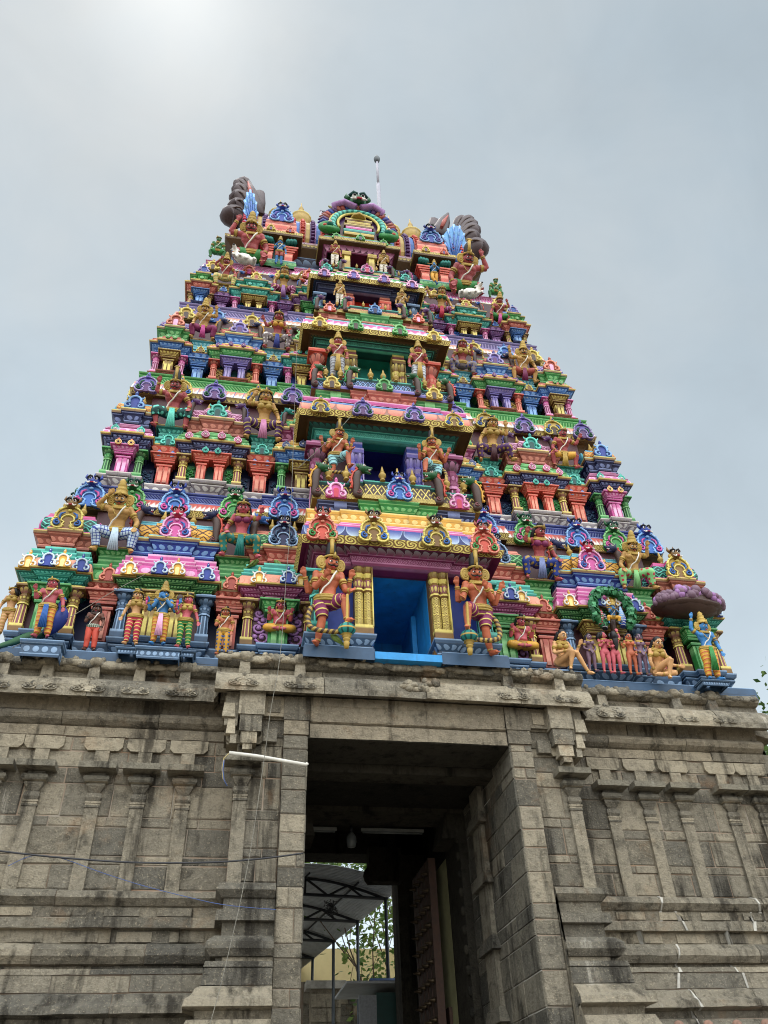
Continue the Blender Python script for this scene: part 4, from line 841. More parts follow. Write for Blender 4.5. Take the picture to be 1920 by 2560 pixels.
# rail behind the crest
m = MB()
for X in (-1.15, -.75): m.tube([(X, 5.2, 29.2), (X, 5.2, 30.9)], .04, 'polem', 6)
m.tube([(-1.2, 5.2, 30.9), (.2, 5.2, 30.9)], .04, 'polem', 6); m.tube([(-1.2, 5.2, 30.4), (.2, 5.2, 30.4)], .03, 'polem', 6)
tag(m.build('pipe_railing'), 'thin metal pipe railing on the roof behind the green monster face', 'railing')
pb = at(951, 560, 5.5); ptp = at(942.5, 405, 5.5)
pole = empty('lightning_rod', (pb[0], 5.5, 29.3)); tag(pole, 'tall thin metal lightning rod with round tip above the tower roof', 'lightning rod')
m = MB(); h = ptp[2]-29.3; dx = ptp[0]-pb[0]
m.tube([(0, 0, 0), (dx*.6, 0, h*.72)], .085, 'polem', 8); m.build('mast', pole)
m = MB(); m.tube([(dx*.6, 0, h*.72), (dx, 0, h)], .055, 'polem', 8); m.build('upper_mast', pole)
m = MB(); m.lathe([(.05, 0), (.12, .12), (.145, .28), (.11, .42), (.04, .55), (.01, .68)], (dx, 0, h-.02), 10, 'steel'); m.build('tip', pole)
# ------------------------------------------------------------------ stone gatehouse
gate = empty('stone_gatehouse'); tag(gate, 'weathered grey-brown granite gatehouse with pilasters, mouldings and a tall doorway', 'gatehouse')
def xmap(m, s, X0, side):      # local x -> world Y, local -y -> facing the passage
    m.xf((lambda p: (X0+p[1], p[0], p[2])) if side > 0 else (lambda p: (-X0-p[1], p[0], p[2])), s)
def course(m, x0, x1, z0, z1, y, k='stone', lo=.45, hi=1.0, g=.012, d=.03):
    x = x0
    while x < x1-.02:
        w_ = random.uniform(lo, hi); xe = x+w_
        if x1-xe < lo*.6: xe = x1
        m.block(x+g/2, xe-g/2, z0+g/2, z1-g/2, y, k, .008, d); x = xe
def pieces(m, plan2, prof, lo, hi, jit=.006, k2=None, white=0.0):
    """a straight moulding (x0, x1, y) cut into stones of uneven length"""
    x0, x1, y = plan2; x = x0
    while x < x1-.02:
        xe = x+random.uniform(lo, hi)
        if x1-xe < lo*.6: xe = x1
        dj = random.uniform(-jit, jit); dz = random.uniform(-jit, jit)*.6
        n = max(2, int((xe-x)/.22)); pl = [(x+.005+(xe-x-.01)*i/n, y) for i in range(n+1)]
        b = len(m.v); m.sweep(pl, [(o+dj, z+dz, k) for o, z, k in prof])
        m.xf(lambda p: (p[0], p[1]+random.uniform(-.006, .006), p[2]+random.uniform(-.006, .006)), b)
        if random.random() < white and xe < x1:
            b = len(m.v); t = random.uniform(.015, .035)
            rows = prof[:]; t *= .55
            m.sweep([(xe-t, y), (xe+t, y)], [(o+.010, z, 'limew') for o, z, k in rows]); sl_ = random.uniform(-.35, .35)
            m.xf(lambda p: (p[0]+(p[2]-rows[0][1])*sl_+random.uniform(-.012, .012), p[1]+random.uniform(-.004, .004), p[2]), b)
        x = xe
YW, YB = .55, .10
COURSES = [(4.74, 5.06), (5.06, 5.18), (5.18, 5.57), (5.57, 5.71), (5.71, 6.18), (6.18, 6.42), (6.42, 6.67), (6.67, 6.89)]
PLINTH = [(0, 4.74, 'stone'), (.10, 4.70, 'stone'), (.13, 4.62, 'stone'), (.05, 4.54, 'stone'), (.02, 4.53, 'stone'), (.02, 4.39, 'stone'), (.10, 4.38, 'stone'), (.11, 4.25, 'stone'), (.015, 4.24, 'stone'), (.01, 4.08, 'stone'), (.10, 4.07, 'stone'), (.19, 3.99, 'stone'), (.20, 3.91, 'stone'), (.13, 3.83, 'stone'), (.06, 3.82, 'stone'), (.06, 3.77, 'stone'), (.18, 3.765, 'stone'), (.20, 3.70, 'stone')]
PL2 = [(.19, 3.69, 'stone'), (.21, 3.50, 'stone')]
PL3 = [(.21, 3.49, 'stone'), (.27, 3.46, 'stone'), (.31, 3.38, 'stone'), (.38, 3.33, 'stone'), (.40, 3.25, 'stone'), (.26, 3.22, 'stone'), (.24, 3.14, 'stone'), (.34, 3.12, 'stone'), (.40, 2.98, 'stone'), (.48, 2.93, 'stone')]
PL4 = [(.47, 2.92, 'stone'), (.48, 2.4, 'stone')]
PL5 = [(.50, 2.39, 'stone'), (.52, 1.4, 'stone')]
PL6 = [(.6, 1.39, 'stone'), (.62, 0.0, 'stone')]
def rev(p): return p[::-1]
for q in (-1, 1):
    wl = 0.75 if q > 0 else .0
    def sx(a, b): return (a, b) if q > 0 else (-b, -a)
    # wing
    m = MB(); x0, x1 = sx(2.62, 6.35)
    m.box(x0+.01*0, x1, YW-.005, 8.4, 0, 7.98, 'mortar')
    for z0, z1 in COURSES: course(m, x0, x1, z0, z1, YW, 'stone', .5 if z1-z0 > .3 else .35, 1.0, .014, .022)
    m.build('wing_wall', gate)
    m = MB(); xa, xb = sx(2.56, 6.38)
    m.sweep([(xa, YW), (xb, YW)], [(o_-.0, z_, 'mortar') for pr in (PL6, PL5, PL4, PL3, PL2, PLINTH) for o_, z_, k_ in rev(pr)])
    for pr, lo, hi in ((PLINTH[:6], .9, 1.9), (PLINTH[4:8], .7, 1.6), (PLINTH[7:11], .8, 1.7), (PLINTH[10:15], .7, 1.5), (PLINTH[14:], .8, 1.6), (PL2, .7, 1.4), (PL3[:6], .8, 1.6), (PL3[5:], .9, 1.5), (PL4, .7, 1.2), (PL5, .7, 1.2), (PL6, .8, 1.5)): pieces(m, (xa, xb, YW-.022), rev(pr), lo, hi, .007, None, wl)
    for i in range(5):
        x = 3.05+.68*i; a, b = sx(x, x+.45); m.box(a, b, YW-.062, YW-.02, 4.41, 4.51, 'stone'); m.box(a+.2, b+.2, YW-.05, YW-.02, 4.10, 4.22, 'stone')
    m.build('plinth', gate)
    # frieze above the pilasters
    m = MB()
    pieces(m, (xa, xb, YW-.02), [(.02, 6.90, 'stoneband'), (.025, 7.05, 'stoneband'), (-.02, 7.06, 'stoneband')], .7, 1.4, .008)
    pieces(m, (xa, xb, YW-.02), [(-.02, 7.06, 'stoneband'), (.03, 7.08, 'stoneband'), (.10, 7.13, 'stoneband'), (.13, 7.19, 'stoneband'), (.10, 7.25, 'stoneband'), (.03, 7.29, 'stoneband'), (-.03, 7.30, 'stoneband')], .8, 1.5, .006)
    pieces(m, (xa, xb, YW-.02), [(.0, 7.30, 'stoneband'), (.02, 7.42, 'stoneband'), (.04, 7.55, 'stoneband'), (-.1, 7.56, 'stoneband')], .8, 1.6, .008)
    m.build('frieze', gate)
    # pilasters
    m = MB(); y = -.048
    m.box(-.095, .095, y, .02, 0, 1.14, 'stone'); m.box(-.105, .105, y-.012, .02, 1.142, 1.17, 'stone'); m.box(-.10, .10, y-.006, .02, 1.172, 1.20, 'stone'); m.box(-.108, .108, y-.014, .02, 1.202, 1.23, 'stone')
    m.sweep([(-.08, .02), (-.08, y+.01), (.08, y+.01), (.08, .02)], [(0, 1.23, 'stone'), (.03, 1.28, 'stone'), (.02, 1.34, 'stone'), (-.01, 1.36, 'stone'), (.03, 1.42, 'stone'), (.05, 1.45, 'stone'), (.05, 1.48, 'stone')])
    pil = m.build('pilaster', gate, (q*3.35, YW-.02, 4.68))
    c = MB()
    b = len(c.v); c.sweep([(-.13, .02), (-.13, -.10), (.13, -.10), (.13, .02)], [(-.02, 1.485, 'stonecarve'), (.03, 1.495, 'stonegrey'), (.05, 1.52, 'stonegrey'), (.05, 1.555, 'stonegrey'), (.03, 1.58, 'stonegrey'), (-.04, 1.592, 'stonegrey')])
    c.box(-.265, .265, -.27, .02, 1.645, 1.735, 'stonegrey'); c.box(-.12, .12, -.08, .02, 1.60, 1.634, 'stonegrey')  # slab and cushion toned darker for stain and for the shade in their gaps
    c.box(-.10, .10, -.05, .02, 1.737, 1.985, 'stone')
    c.extr([(-.28, 2.19), (-.28, 2.05), (-.22, 1.99), (.22, 1.99), (.28, 2.05), (.28, 2.19)], -.055, .02, 'stone')
    cap = c.build('capital', pil)
    for x in (3.98, 4.60, 5.45, 6.02): dup(pil, (q*x, YW-.02, 4.68))
    # eave over the wing
    m = MB(); xa, xb = sx(2.98, 6.58)
    KAP = [(.10, 7.50, 'stoneband'), (.40, 7.42, 'stone'), (.42, 7.40, 'stonecarve'), (.43, 7.50, 'stonecarve'), (.40, 7.52, 'stonecarve'), (.39, 7.60, 'stonecarve'), (.34, 7.70, 'stonecarve'), (.24, 7.78, 'stonecarve'), (.10, 7.81, 'stonecarve'), (.08, 7.95, 'stonecarve')]
    ROLL = [(.06, 7.95, 'stonecarve'), (.14, 7.96, 'stonecarve'), (.22, 8.0, 'stonecarve'), (.24, 8.06, 'stonecarve'), (.21, 8.12, 'stonecarve'), (.16, 8.13, 'stonecarve'), (.20, 8.16, 'stonecarve'), (.10, 8.19, 'stonecarve'), (-.3, 8.20, 'stonecarve')]
    def eave(m, xa, xb, Y, rel):
        pieces(m, (xa, xb, Y), KAP, .9, 1.7, .01); pieces(m, (xa, xb, Y), ROLL, .8, 1.5, .012)
        for x in rel:      # worn horseshoe reliefs and the posts above them
            if random.random() < .2: continue
            b = len(m.v); kd = mk_kudu(random.uniform(.36, .46), 'stonecarve', 'stonecarve', 'stonecarve', 'stonecarve', False)
            off = len(m.v); m.v += [(x+p[0]*1.15, Y-.385+p[1]*1.0+p[2]*.36-.045+random.uniform(-.006, .006), 7.46+p[2]*.66) for p in kd.v]
            for f, u, s_ in zip(kd.f, kd.uv, kd.smooth): m.face([i+off for i in f], 'stonecarve', u, s_)
            m.box(x-.09, x+.09, Y-.24, Y, 7.78, 8.12, 'stonecarve', (.02, .02)); m.ball((x, Y-.22, 8.08), (.12, .10, .09), 'stonecarve', 8, 6, .12)
        x = xa+.1
        while x < xb-.1:   # line of couchant beasts on the roll, worn round
            s_ = random.uniform(.06, .10); m.ball((x, Y-.225, 8.05+random.uniform(-.03, .03)), (s_*1.7, .05, s_*.75), 'stonecarve', 9, 6, .2)
            if random.random() < .6: m.ball((x+s_, Y-.22, 8.12), (.05, .05, .05), 'stonecarve', 7, 5, .2)
            x += random.uniform(.10, .22)
    eave(m, xa, xb, YW+.07, [q*v for v in (3.55, 4.25, 4.95, 5.65, 6.3)])
    m.build('eave', gate)
    # end of the eave, returning along the side
    m = MB(); m.sweep([(6.35, YW+.1), (6.35, 8.3)] if q > 0 else [(-6.35, 8.3), (-6.35, YW+.1)], [(-.1, 7.30, 'stone')]+[(o, z, k) for o, z, k in KAP+ROLL]); m.build('eave', gate)
    m = MB(); m.sweep([(6.35, YW), (6.35, 8.3)] if q > 0 else [(-6.35, 8.3), (-6.35, YW)], rev(PL6)+rev(PL5)+rev(PL4)+rev(PL3)+rev(PL2)+rev(PLINTH)+[(.03, 6.6, 'stone'), (.03, 7.05, 'stone'), (.12, 7.18, 'stone'), (.03, 7.3, 'stone')])
    a_, b_ = sx(6.15, 6.52); m.box(a_, b_, YW-.03, YW+.5, 6.72, 7.06, 'stone'); m.build('end_wall', gate)
    # doorway pier
    m = MB(); xa, xb = sx(1.96, 2.63)
    m.box(xa, xb, YB, YW+.5, 0, 7.44, 'mortar')
    for z0, z1 in COURSES: course(m, xa, xb, z0, z1, YB, 'stone', .3, .7, .014, .022)
    for pr, lo, hi in ((PLINTH, .6, .7), (PL2, .6, .7), (PL3, .6, .7), (PL4, .6, .7), (PL5, .6, .7), (PL6, .6, .7)):
        pl = [(2.63, YW+.02), (2.63, YB-.02)] ; pr2 = [(o, z, k) for o, z, k in rev(pr)]
        plan = [(1.965, YB-.02), (2.62, YB-.02), (2.62, YW)] if q > 0 else [(-2.62, YW), (-2.62, YB-.02), (-1.965, YB-.02)]
        m.sweep(plan, pr2)
        for i in range(len(pr2)-1):
            if pr2[i+1][1]-pr2[i][1] > .012: m.box(*sx(1.9635, 2.02), YB-.02-min(pr2[i][0], pr2[i+1][0])+.002, YB, pr2[i][1], pr2[i+1][1], 'stone')
    for za, zb, of in ((0, 2.9, .43), (2.9, 3.5, .17), (3.5, 4.05, .10)): m.box(*sx(1.963, 2.60), YB-.02-of, YB, za, zb, 'stone')
    m.box(*sx(1.96, 2.80), YB-.02, YW+.3, 6.67, 6.80, 'stone'); m.box(*sx(1.96, 2.84), YB-.04, YW+.3, 6.802, 7.07, 'stoneband'); m.box(*sx(1.96, 2.88), YB-.07, YW+.3, 7.072, 7.43, 'stoneband')
    m.build('door_pier', gate)
    p2 = dup(pil, (q*2.53, YB-.02, 4.68))
    m = MB()   # hanging corbel under the corner of the eave
    m.box(*sx(2.27, 2.66), -.16, YB, 7.06, 7.44, 'stonecarve'); m.box(*sx(2.30, 2.63), -.14, YB, 6.80, 7.058, 'stonecarve'); m.box(*sx(2.36, 2.60), -.12, YB, 6.62, 6.798, 'stonecarve'); m.box(*sx(2.42, 2.56), -.10, YB, 6.53, 6.618, 'stonecarve')
    m.box(*sx(2.662, 2.86), -.08, YB, 6.9, 7.44, 'stonecarve'); m.box(*sx(2.70, 2.90), -.13, .0, 7.02, 7.25, 'stonecarve', (.02, .02)); m.box(*sx(2.68, 2.82), -.11, .0, 6.76, 7.0, 'stonecarve', (.02, .02)); m.box(*sx(2.66, 2.75), -.09, .0, 6.62, 6.758, 'stonecarve'); m.box(*sx(2.06, 2.268), -.02, YB, 6.70, 6.9, 'stone')
    m.build('corbel', gate)
    # door jamb of dressed stones, then the passage wall
    m = MB(); xa, xb = sx(1.6, 1.96); m.box(*sx(1.615, 1.95), .004, 2.8, 0, 7.4, 'mortar')
    zs = [0]; 
    while zs[-1] < 6.8: zs.append(zs[-1]+random.choice((.2, .26, .34, .42, .17)))
    zs[-1] = 6.82
    if zs[-1]-zs[-2] < .1: zs.pop(-2)
    for i in range(len(zs)-1): course(m, xa, xb, zs[i], zs[i+1], 0.006, 'stone', .16, .5, .016 if q > 0 else .010, .022)
    m.box(*sx(1.57, 1.97), -.05, .3, 7.05, 7.43, 'stoneband'); m.box(*sx(1.58, 1.96), -.035, .3, 6.825, 7.048, 'stoneband')
    m.build('door_jamb', gate)
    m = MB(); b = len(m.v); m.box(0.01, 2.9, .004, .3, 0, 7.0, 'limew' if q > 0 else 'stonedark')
    for i in range(len(zs)-1): course(m, 0.0, 2.9, zs[i], zs[i+1], 0.004, 'stonegrey', .35, .8, .009, .016)
    for i in range(5): m.box(1.55, 2.35, -.16, .0, 2.35+.95*i, 2.55+.95*i, 'stonegrey', (.08, .03))
    m.box(1.7, 2.2, -.09, .01, 0, 6.8, 'stonegrey')
    xmap(m, b, 1.6, q); m.build('passage_wall', gate)
    # chamber behind
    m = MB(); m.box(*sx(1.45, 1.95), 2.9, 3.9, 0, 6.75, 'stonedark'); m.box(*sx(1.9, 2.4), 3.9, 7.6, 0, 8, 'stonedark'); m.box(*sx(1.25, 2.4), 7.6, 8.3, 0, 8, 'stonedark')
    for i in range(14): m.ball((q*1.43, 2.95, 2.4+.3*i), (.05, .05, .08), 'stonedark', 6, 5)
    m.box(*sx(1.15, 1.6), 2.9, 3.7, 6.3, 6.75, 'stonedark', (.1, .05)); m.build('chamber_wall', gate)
# lintel, ceilings and the eave of the bay
m = MB(); n = 3
pieces(m, (-1.568, 1.568, 0.0), [(.0, 6.80, 'stoneband'), (.0, 7.02, 'stoneband'), (-.03, 7.03, 'stoneband'), (.03, 7.05, 'stoneband'), (.035, 7.07, 'stoneband'), (.0, 7.08, 'stoneband'), (.015, 7.3, 'stoneband'), (.03, 7.32, 'stoneband'), (.03, 7.45, 'stoneband')], 3.2, 3.3, .0)
for q in (-1, 1): m.box(q*1.972, q*2.27, -.03, .3, 7.10, 7.43, 'stoneband'); m.box(q*2.03, q*2.22, -.045, -.031, 7.16, 7.36, 'stoneband')
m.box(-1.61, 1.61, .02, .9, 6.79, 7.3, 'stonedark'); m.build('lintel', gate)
m = MB(); eave(m, -3.05, 3.05, .16, [-2.62, -1.75, 1.7, 2.6])
m.sweep([(-3.0, YW+.2), (-3.0, .1)], [(.0, 7.48, 'stone'), (.05, 7.40, 'stonecarve'), (.06, 7.5, 'stonecarve'), (.02, 7.62, 'stonecarve'), (-.08, 7.78, 'stonecarve'), (-.2, 7.8, 'stonecarve')])
m.sweep([(3.0, .1), (3.0, YW+.2)], [(.0, 7.48, 'stone'), (.05, 7.40, 'stonecarve'), (.06, 7.5, 'stonecarve'), (.02, 7.62, 'stonecarve'), (-.08, 7.78, 'stonecarve'), (-.2, 7.8, 'stonecarve')])
b = len(m.v)
for i in range(16): m.ball((.15+random.uniform(-.28, .28), -.22, 7.62+random.uniform(-.08, .1)), (random.uniform(.04, .10), .06, random.uniform(.03, .08)), 'stonecarve', 8, 6, .15)
m.box(-2.95, 2.95, .15, .6, 7.42, 8.19, 'stone')
m.build('eave', gate)
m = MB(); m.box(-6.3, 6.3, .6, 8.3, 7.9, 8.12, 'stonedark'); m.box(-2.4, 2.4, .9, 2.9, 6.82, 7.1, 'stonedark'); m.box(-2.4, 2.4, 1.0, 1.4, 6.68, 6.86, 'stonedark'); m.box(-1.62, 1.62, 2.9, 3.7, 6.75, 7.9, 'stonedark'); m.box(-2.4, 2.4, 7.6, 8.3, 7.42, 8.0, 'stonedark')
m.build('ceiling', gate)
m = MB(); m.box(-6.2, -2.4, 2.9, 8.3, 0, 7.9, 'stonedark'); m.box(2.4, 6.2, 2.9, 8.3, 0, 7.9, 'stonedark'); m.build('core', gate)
# painted lotus blocks at the foot of the right wing
m = MB()
for i in range(9): m.ball((3.0+.42*i, YW-.5, 3.02), (.08, .04, .07), 'lotusred', 8, 6); m.ball((3.0+.42*i, YW-.53, 3.02), (.04, .03, .035), 'lotusred', 6, 5)
m.build('lotus_row', gate)
# ------------------------------------------------------------------ in and behind the gateway
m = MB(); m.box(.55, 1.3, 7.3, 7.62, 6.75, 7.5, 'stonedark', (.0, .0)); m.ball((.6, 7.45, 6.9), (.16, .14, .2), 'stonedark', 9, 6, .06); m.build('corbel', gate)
door = empty('temple_door', (1.25, 5.0, 0)); tag(door, 'tall brown wooden door leaf studded with brass spikes, folded open inside the gateway', 'door')
m = MB(); m.box(-.06, .06, -.75, .75, .2, 6.35, 'wood')
for i in range(5): m.box(-.07, .07, -.75+.33*i-.02, -.75+.33*i+.02, .2, 6.35, 'wood')
m.build('door_leaf', door)
m = MB()
for r in range(16):
    for c in range(4): m.lathe([(.05, 0), (.04, .03), (.01, .14)], (0, 0, 0), 6, 'spike'); b = len(m.v)-18; m.xf(lambda p: (-.06-p[2], -.6+.36*c+p[0], 1.6+.3*r+p[1]), b)
m.build('spikes', door)
m = MB(); m.box(1.5, 1.56, 4.1, 6.6, 2.0, 6.3, 'limegreen'); tag(m.build('plaster_panel', gate), 'flaking pale green limewashed panel')
m = MB(); m.box(1.44, 1.498, 4.45, 5.1, 2.2, 3.9, 'wood'); m.build('wooden_hatch', gate)
for i, (a, b_, lb) in enumerate((((-1.25, -.62)) + ('left white tube lamp on the dark gateway ceiling',), ((-.15, 1.08)) + ('longer white tube lamp fixed across the dark gateway ceiling near the door',))):
    t = empty('tube_lamp', ((a+b_)/2, 4.0, 6.75)); tag(t, lb, 'tube lamp', 'tube lamps in the gateway'); h = (b_-a)/2
    m = MB(); m.box(-h, h, -.03, .03, 0, .05, 'tubew'); m.build('batten', t)
    m = MB(); m.tube([(-h+.03, 0, -.025), (h-.03, 0, -.025)], .017, 'lampglass', 8); m.build('tube', t)
p = at(700+580/3.253, 2050+150/3.253, 4.0); t = empty('hanging_bulb', p); tag(t, 'unlit white lamp bulb hanging in the dark gateway', 'bulb')
m = MB(); m.lathe([(.03, -.17), (.08, -.15), (.10, -.06), (.09, .03), (.05, .09), (.035, .11)], (0, 0, 0), 12, 'lampglass'); m.build('bulb_glass', t)
m = MB(); m.lathe([(.035, .11), (.03, .2), (.01, .24)], (0, 0, 0), 10, 'steeldk'); m.tube([(0, 0, .2), (0, 0, 1.2)], .008, 'cableblk', 5); m.build('holder', t)
# arched sheet canopy
can = empty('arched_canopy', (1.42, 10.0, 0)); tag(can, 'arched corrugated metal canopy on thin steel posts seen through the gateway', 'canopy'); can.rotation_euler = (0, 0, .155)
SP, RISE, EV = 2.1, .37, 7.07
def arcz(t): return EV+RISE*math.sin(PI*t)
m = MB(); N = 48; ys = [-1.0+1.06*i for i in range(11)]
for j, yy in enumerate(ys):
    for i in range(N+1): t = i/N; m.v.append((.12-2*SP*t-.0, yy, arcz(t)+.05)); 
for j in range(len(ys)-1):
    for i in range(N): m.face((j*(N+1)+i, j*(N+1)+i+1, (j+1)*(N+1)+i+1, (j+1)*(N+1)+i), 'roofsheet', None, True)
for j in range(0, 95):
    yy = -1.0+.11*j; m.tube([(.12-2*SP*t/12, yy, arcz(t/12)+.05) for t in range(13)], .02, 'roofsheet', 4)
m.build('roof_sheet', can)
tr = None
for i in range(5):
    yy = 2.35*i
    if tr is None:
        m = MB(); m.tube([(-2*SP*t/16, 0, arcz(t/16)) for t in range(17)], .035, 'steeldk', 6); m.tube([(.05, 0, EV), (-2*SP, 0, EV)], .04, 'steeldk', 6)
        for a, b_ in ((.5, .5), (.5, .36), (.24, .36), (.24, .14), (.5, .64), (.76, .64)): m.tube([(-2*SP*a, 0, arcz(a)), (-2*SP*b_, 0, EV)], .03, 'steeldk', 5)
        tr = m.build('truss', can)
        m = MB(); m.tube([(0, 0, 2), (0, 0, EV)], .045, 'steel', 8); po = m.build('post', can); dup(po, (-2*SP, 0, 0))
    else: dup(tr, (0, yy, 0)); dup(po, (0, yy, 0)); dup(po, (-2*SP, yy, 0))
m = MB(); m.tube([(0, 0, 4.9), (0, 2.35, 4.9)], .035, 'steel', 6); m.build('rail', can)
for t in (.2, .5): 
    m = MB(); m.tube([(-2*SP*t, -.4, arcz(t)+.02), (-2*SP*t, 9.5, arcz(t)+.02)], .025, 'steeldk', 5); m.build('purlin', can)
m = MB()
for i in range(10): m.tube([(-1.3+random.uniform(-.2, .2), .5+random.uniform(-.1, .1), EV-.02-.05*k_+random.uniform(-.1, .1)) for k_ in range(7)], .008, 'cableblk', 4)
m.build('loose_wires', can)
# kiosk
kx = at(700+790/3.253, 2050+1400/3.253, 9.0); ks = empty('kiosk', (1.3, 9.0, 2.0)); tag(ks, 'small dark teal kiosk with a flat awning under blue sheeting behind the gate', 'kiosk')
m = MB(); m.box(-.35, 1.2, 0, 1.4, 0, 2.85, 'kioskteal'); m.build('cabin', ks)
m = MB(); m.box(-.75, -.352, .0, .06, .4, 2.8, 'kioskwhite')
for i in range(12): m.box(-.70, -.42+random.uniform(-.06, 0), -.008, -.0, 2.2-.1*i, 2.24-.1*i, 'steeldk')
m.build('notice_board', ks)
m = MB(); m.box(-1.1, 1.3, -.5, 1.5, 2.95, 3.0, 'roofsheet'); m.build('awning', ks); m = MB(); m.box(-.6, .6, -.52, 1.0, 3.002, 3.06, 'tarp', (.05, .1)); m.build('tarpaulin', ks)
m = MB(); m.box(-8, 12, 19.0, 19.4, 0, 7.75, 'yellowwall'); m.box(-.1, .15, 18.9, 19.4, 7.0, 7.3, 'yellowwall'); tag(m.build('yellow_wall'), 'pale yellow plastered wall beyond the canopy', 'wall')
m = MB(); m.box(-8, 12, 16.3, 16.7, 0, 6.3, 'mortar')
for i in range(8): course(m, 0, 6, 3.9+.3*i, 4.2+.3*i, 16.3, 'stone', .5, 1.1)
tag(m.build('block_wall'), 'low grey stone block wall below the yellow wall', 'wall')
m = MB(); m.box(.1, .95, 15.0, 15.4, 0, 5.9, 'stoneband'); m.box(-.05, 1.1, 14.9, 15.5, 5.9, 6.1, 'limew')
for i in range(5): m.box(.1, .95, 14.97, 15.0, 4+.36*i, 4.33+.36*i, 'stone')
tag(m.build('gate_post'), 'grey block post with pale coping behind the canopy posts', 'gate post')
def tree(name, label, base, top, crown, nleaf, lk, spread, seed, group=None):
    rnd = random.Random(seed); t = empty(name, base); tag(t, label, 'tree', group or 'leafy trees beyond the gateway')
    m = MB(); tips = []
    def br(p, d, L, r, dep):
        pts = [p]; rs = [r]
        for i in range(4):
            d = (d+Vector((rnd.uniform(-.25, .25), rnd.uniform(-.25, .25), rnd.uniform(-.05, .2)))).normalized(); p = p+d*L/4; pts.append(p); rs.append(r*(1-.12*(i+1)))
            if dep < 3 and i >= 1:
                for _ in range(1 if dep else 2):
                    br(p, (d+Vector((rnd.uniform(-1, 1), rnd.uniform(-1, 1), rnd.uniform(-.1, .5)))*spread).normalized(), L*rnd.uniform(.5, .75), rs[-1]*.6, dep+1)
            if dep >= 2: tips.append(p)
        m.tube(pts, rs, 'bark', 6)
    br(Vector((0, 0, 0)), Vector((0, 0, 1)), top, top*.013, 0)
    m.build('trunk', t)
    c = MB()
    for _ in range(nleaf):
        p = rnd.choice(tips)+Vector((rnd.gauss(0, crown), rnd.gauss(0, crown), rnd.gauss(0, crown)))
        a = Vector((rnd.uniform(-1, 1), rnd.uniform(-1, 1), rnd.uniform(-.6, .3))).normalized(); b = a.cross(Vector((rnd.uniform(-1, 1), rnd.uniform(-1, 1), rnd.uniform(-1, 1)))).normalized(); s = rnd.uniform(.07, .14)
        i = len(c.v); c.v += [tuple(p), tuple(p+a*s+b*s*.55), tuple(p+a*s*2.0), tuple(p+a*s-b*s*.55)]; c.face((i, i+1, i+2, i+3), lk)
    c.build('crown', t)
tree('leafy_tree', 'slender leafy tree beyond the metal canopy posts, seen through the gateway', (2.2, 14.0, 1.8), 4.6, .40, 2600, 'leaf', .8, 3)
tree('leafy_tree', 'leafy tree in front of the yellow wall at the back of the gateway', (3.2, 17.2, 1.5), 5.4, .50, 3600, 'leaf', .8, 8)
tree('leafy_tree', 'green tree showing past the right end of the stone gatehouse', (12.5, 8.0, 0), 6.0, .60, 9000, 'leafdk', .7, 5)
# ground
m = MB(); m.v += [(-800, -800, 0), (800, -800, 0), (800, 800, 0), (-800, 800, 0)]; m.face((0, 1, 2, 3), 'earth'); tag(m.build('ground'), kind='structure')
m = MB(); m.box(-6.5, 6.5, -14, 0, .004, .05, 'paving'); tag(m.build('forecourt_path'), kind='structure')
m = MB(); m.box(-9, 13, 8.4, 24, .01, 2.0, 'limew'); tag(m.build('courtyard'), kind='structure')
# ------------------------------------------------------------------ pipe, wires and cables on the front
def px(lst, Y, k=1.0, ox=0, oy=0): return [at(ox+x/k, oy+y/k, Y) for x, y in lst]
pp = px([(573, 1882), (640, 1890), (765, 1912), (768, 1908)], -.30)
c = empty('pvc_conduit', pp[0]); tag(c, 'white plastic conduit pipe slanting across the left door pier', 'pipe')
o = Vector(pp[0]); m = MB(); m.tube([Vector(p)-o for p in pp], .028, 'whitepvc', 8); m.build('pipe', c)
m = MB(); m.tube([Vector(p)-o for p in px([(574, 1882), (560, 1895), (555, 1920), (557, 1945), (562, 1955)], -.30)], .007, 'wire_y', 5); m.build('yellow_wire', c)
m = MB(); m.tube([Vector(p)-o for p in px([(560, 1900), (557, 1925), (560, 1950), (568, 1965)], -.31)], .007, 'cableblue', 5); m.build('blue_wire', c)
def cable(name, label, pts, r, k, cat):
    m = MB(); m.tube(pts, r, k, 5); tag(m.build(name), label, cat, 'slanting wires on the tower' if cat == 'wire' else None)
cable('power_cable', 'black power cable sagging across the left half of the stone wall', smooth(px([(-30, 2124), (130, 2142), (330, 2156), (520, 2156), (650, 2147), (758, 2133)], -.4)), .012, 'cableblk', 'cable')
cable('blue_twine', 'thin blue twine strung from the black cable down to the left pier', smooth(px([(20, 2165), (80, 2140), (150, 2145), (250, 2180), (350, 2212), (450, 2238), (560, 2262), (690, 2274)], -.38)), .0042, 'cableblue', 'twine')
cable('hanging_rope', 'long thin pale rope hanging down the tower and over the left door pier', smooth([at(742, 860, 1.2), at(728, 1250, .2), at(715, 1450, -.35), at(700, 1640, -.6), at(676, 1780, -.6), at(660, 1900, -.6), at(620, 2160, -.6), at(560, 2430, -.6), at(522, 2570, -.6)]), .0045, 'rope', 'rope')
cable('guy_wire', 'thin slanting wire from the pink-skinned figure up to the purple-eyed green crest', smooth([at(30, 1620, .3), at(180, 1540, .3), at(280, 1480, .35), at(440, 1390, .7), at(600, 1265, 1.1)], 4), .006, 'rope', 'wire')
cable('guy_wire', 'thin slanting wire over the middle bay above the second doorway', smooth([at(745, 1170, .3), at(800, 1120, .3), at(878, 1040, .3), at(915, 985, .6)], 4), .006, 'rope', 'wire')
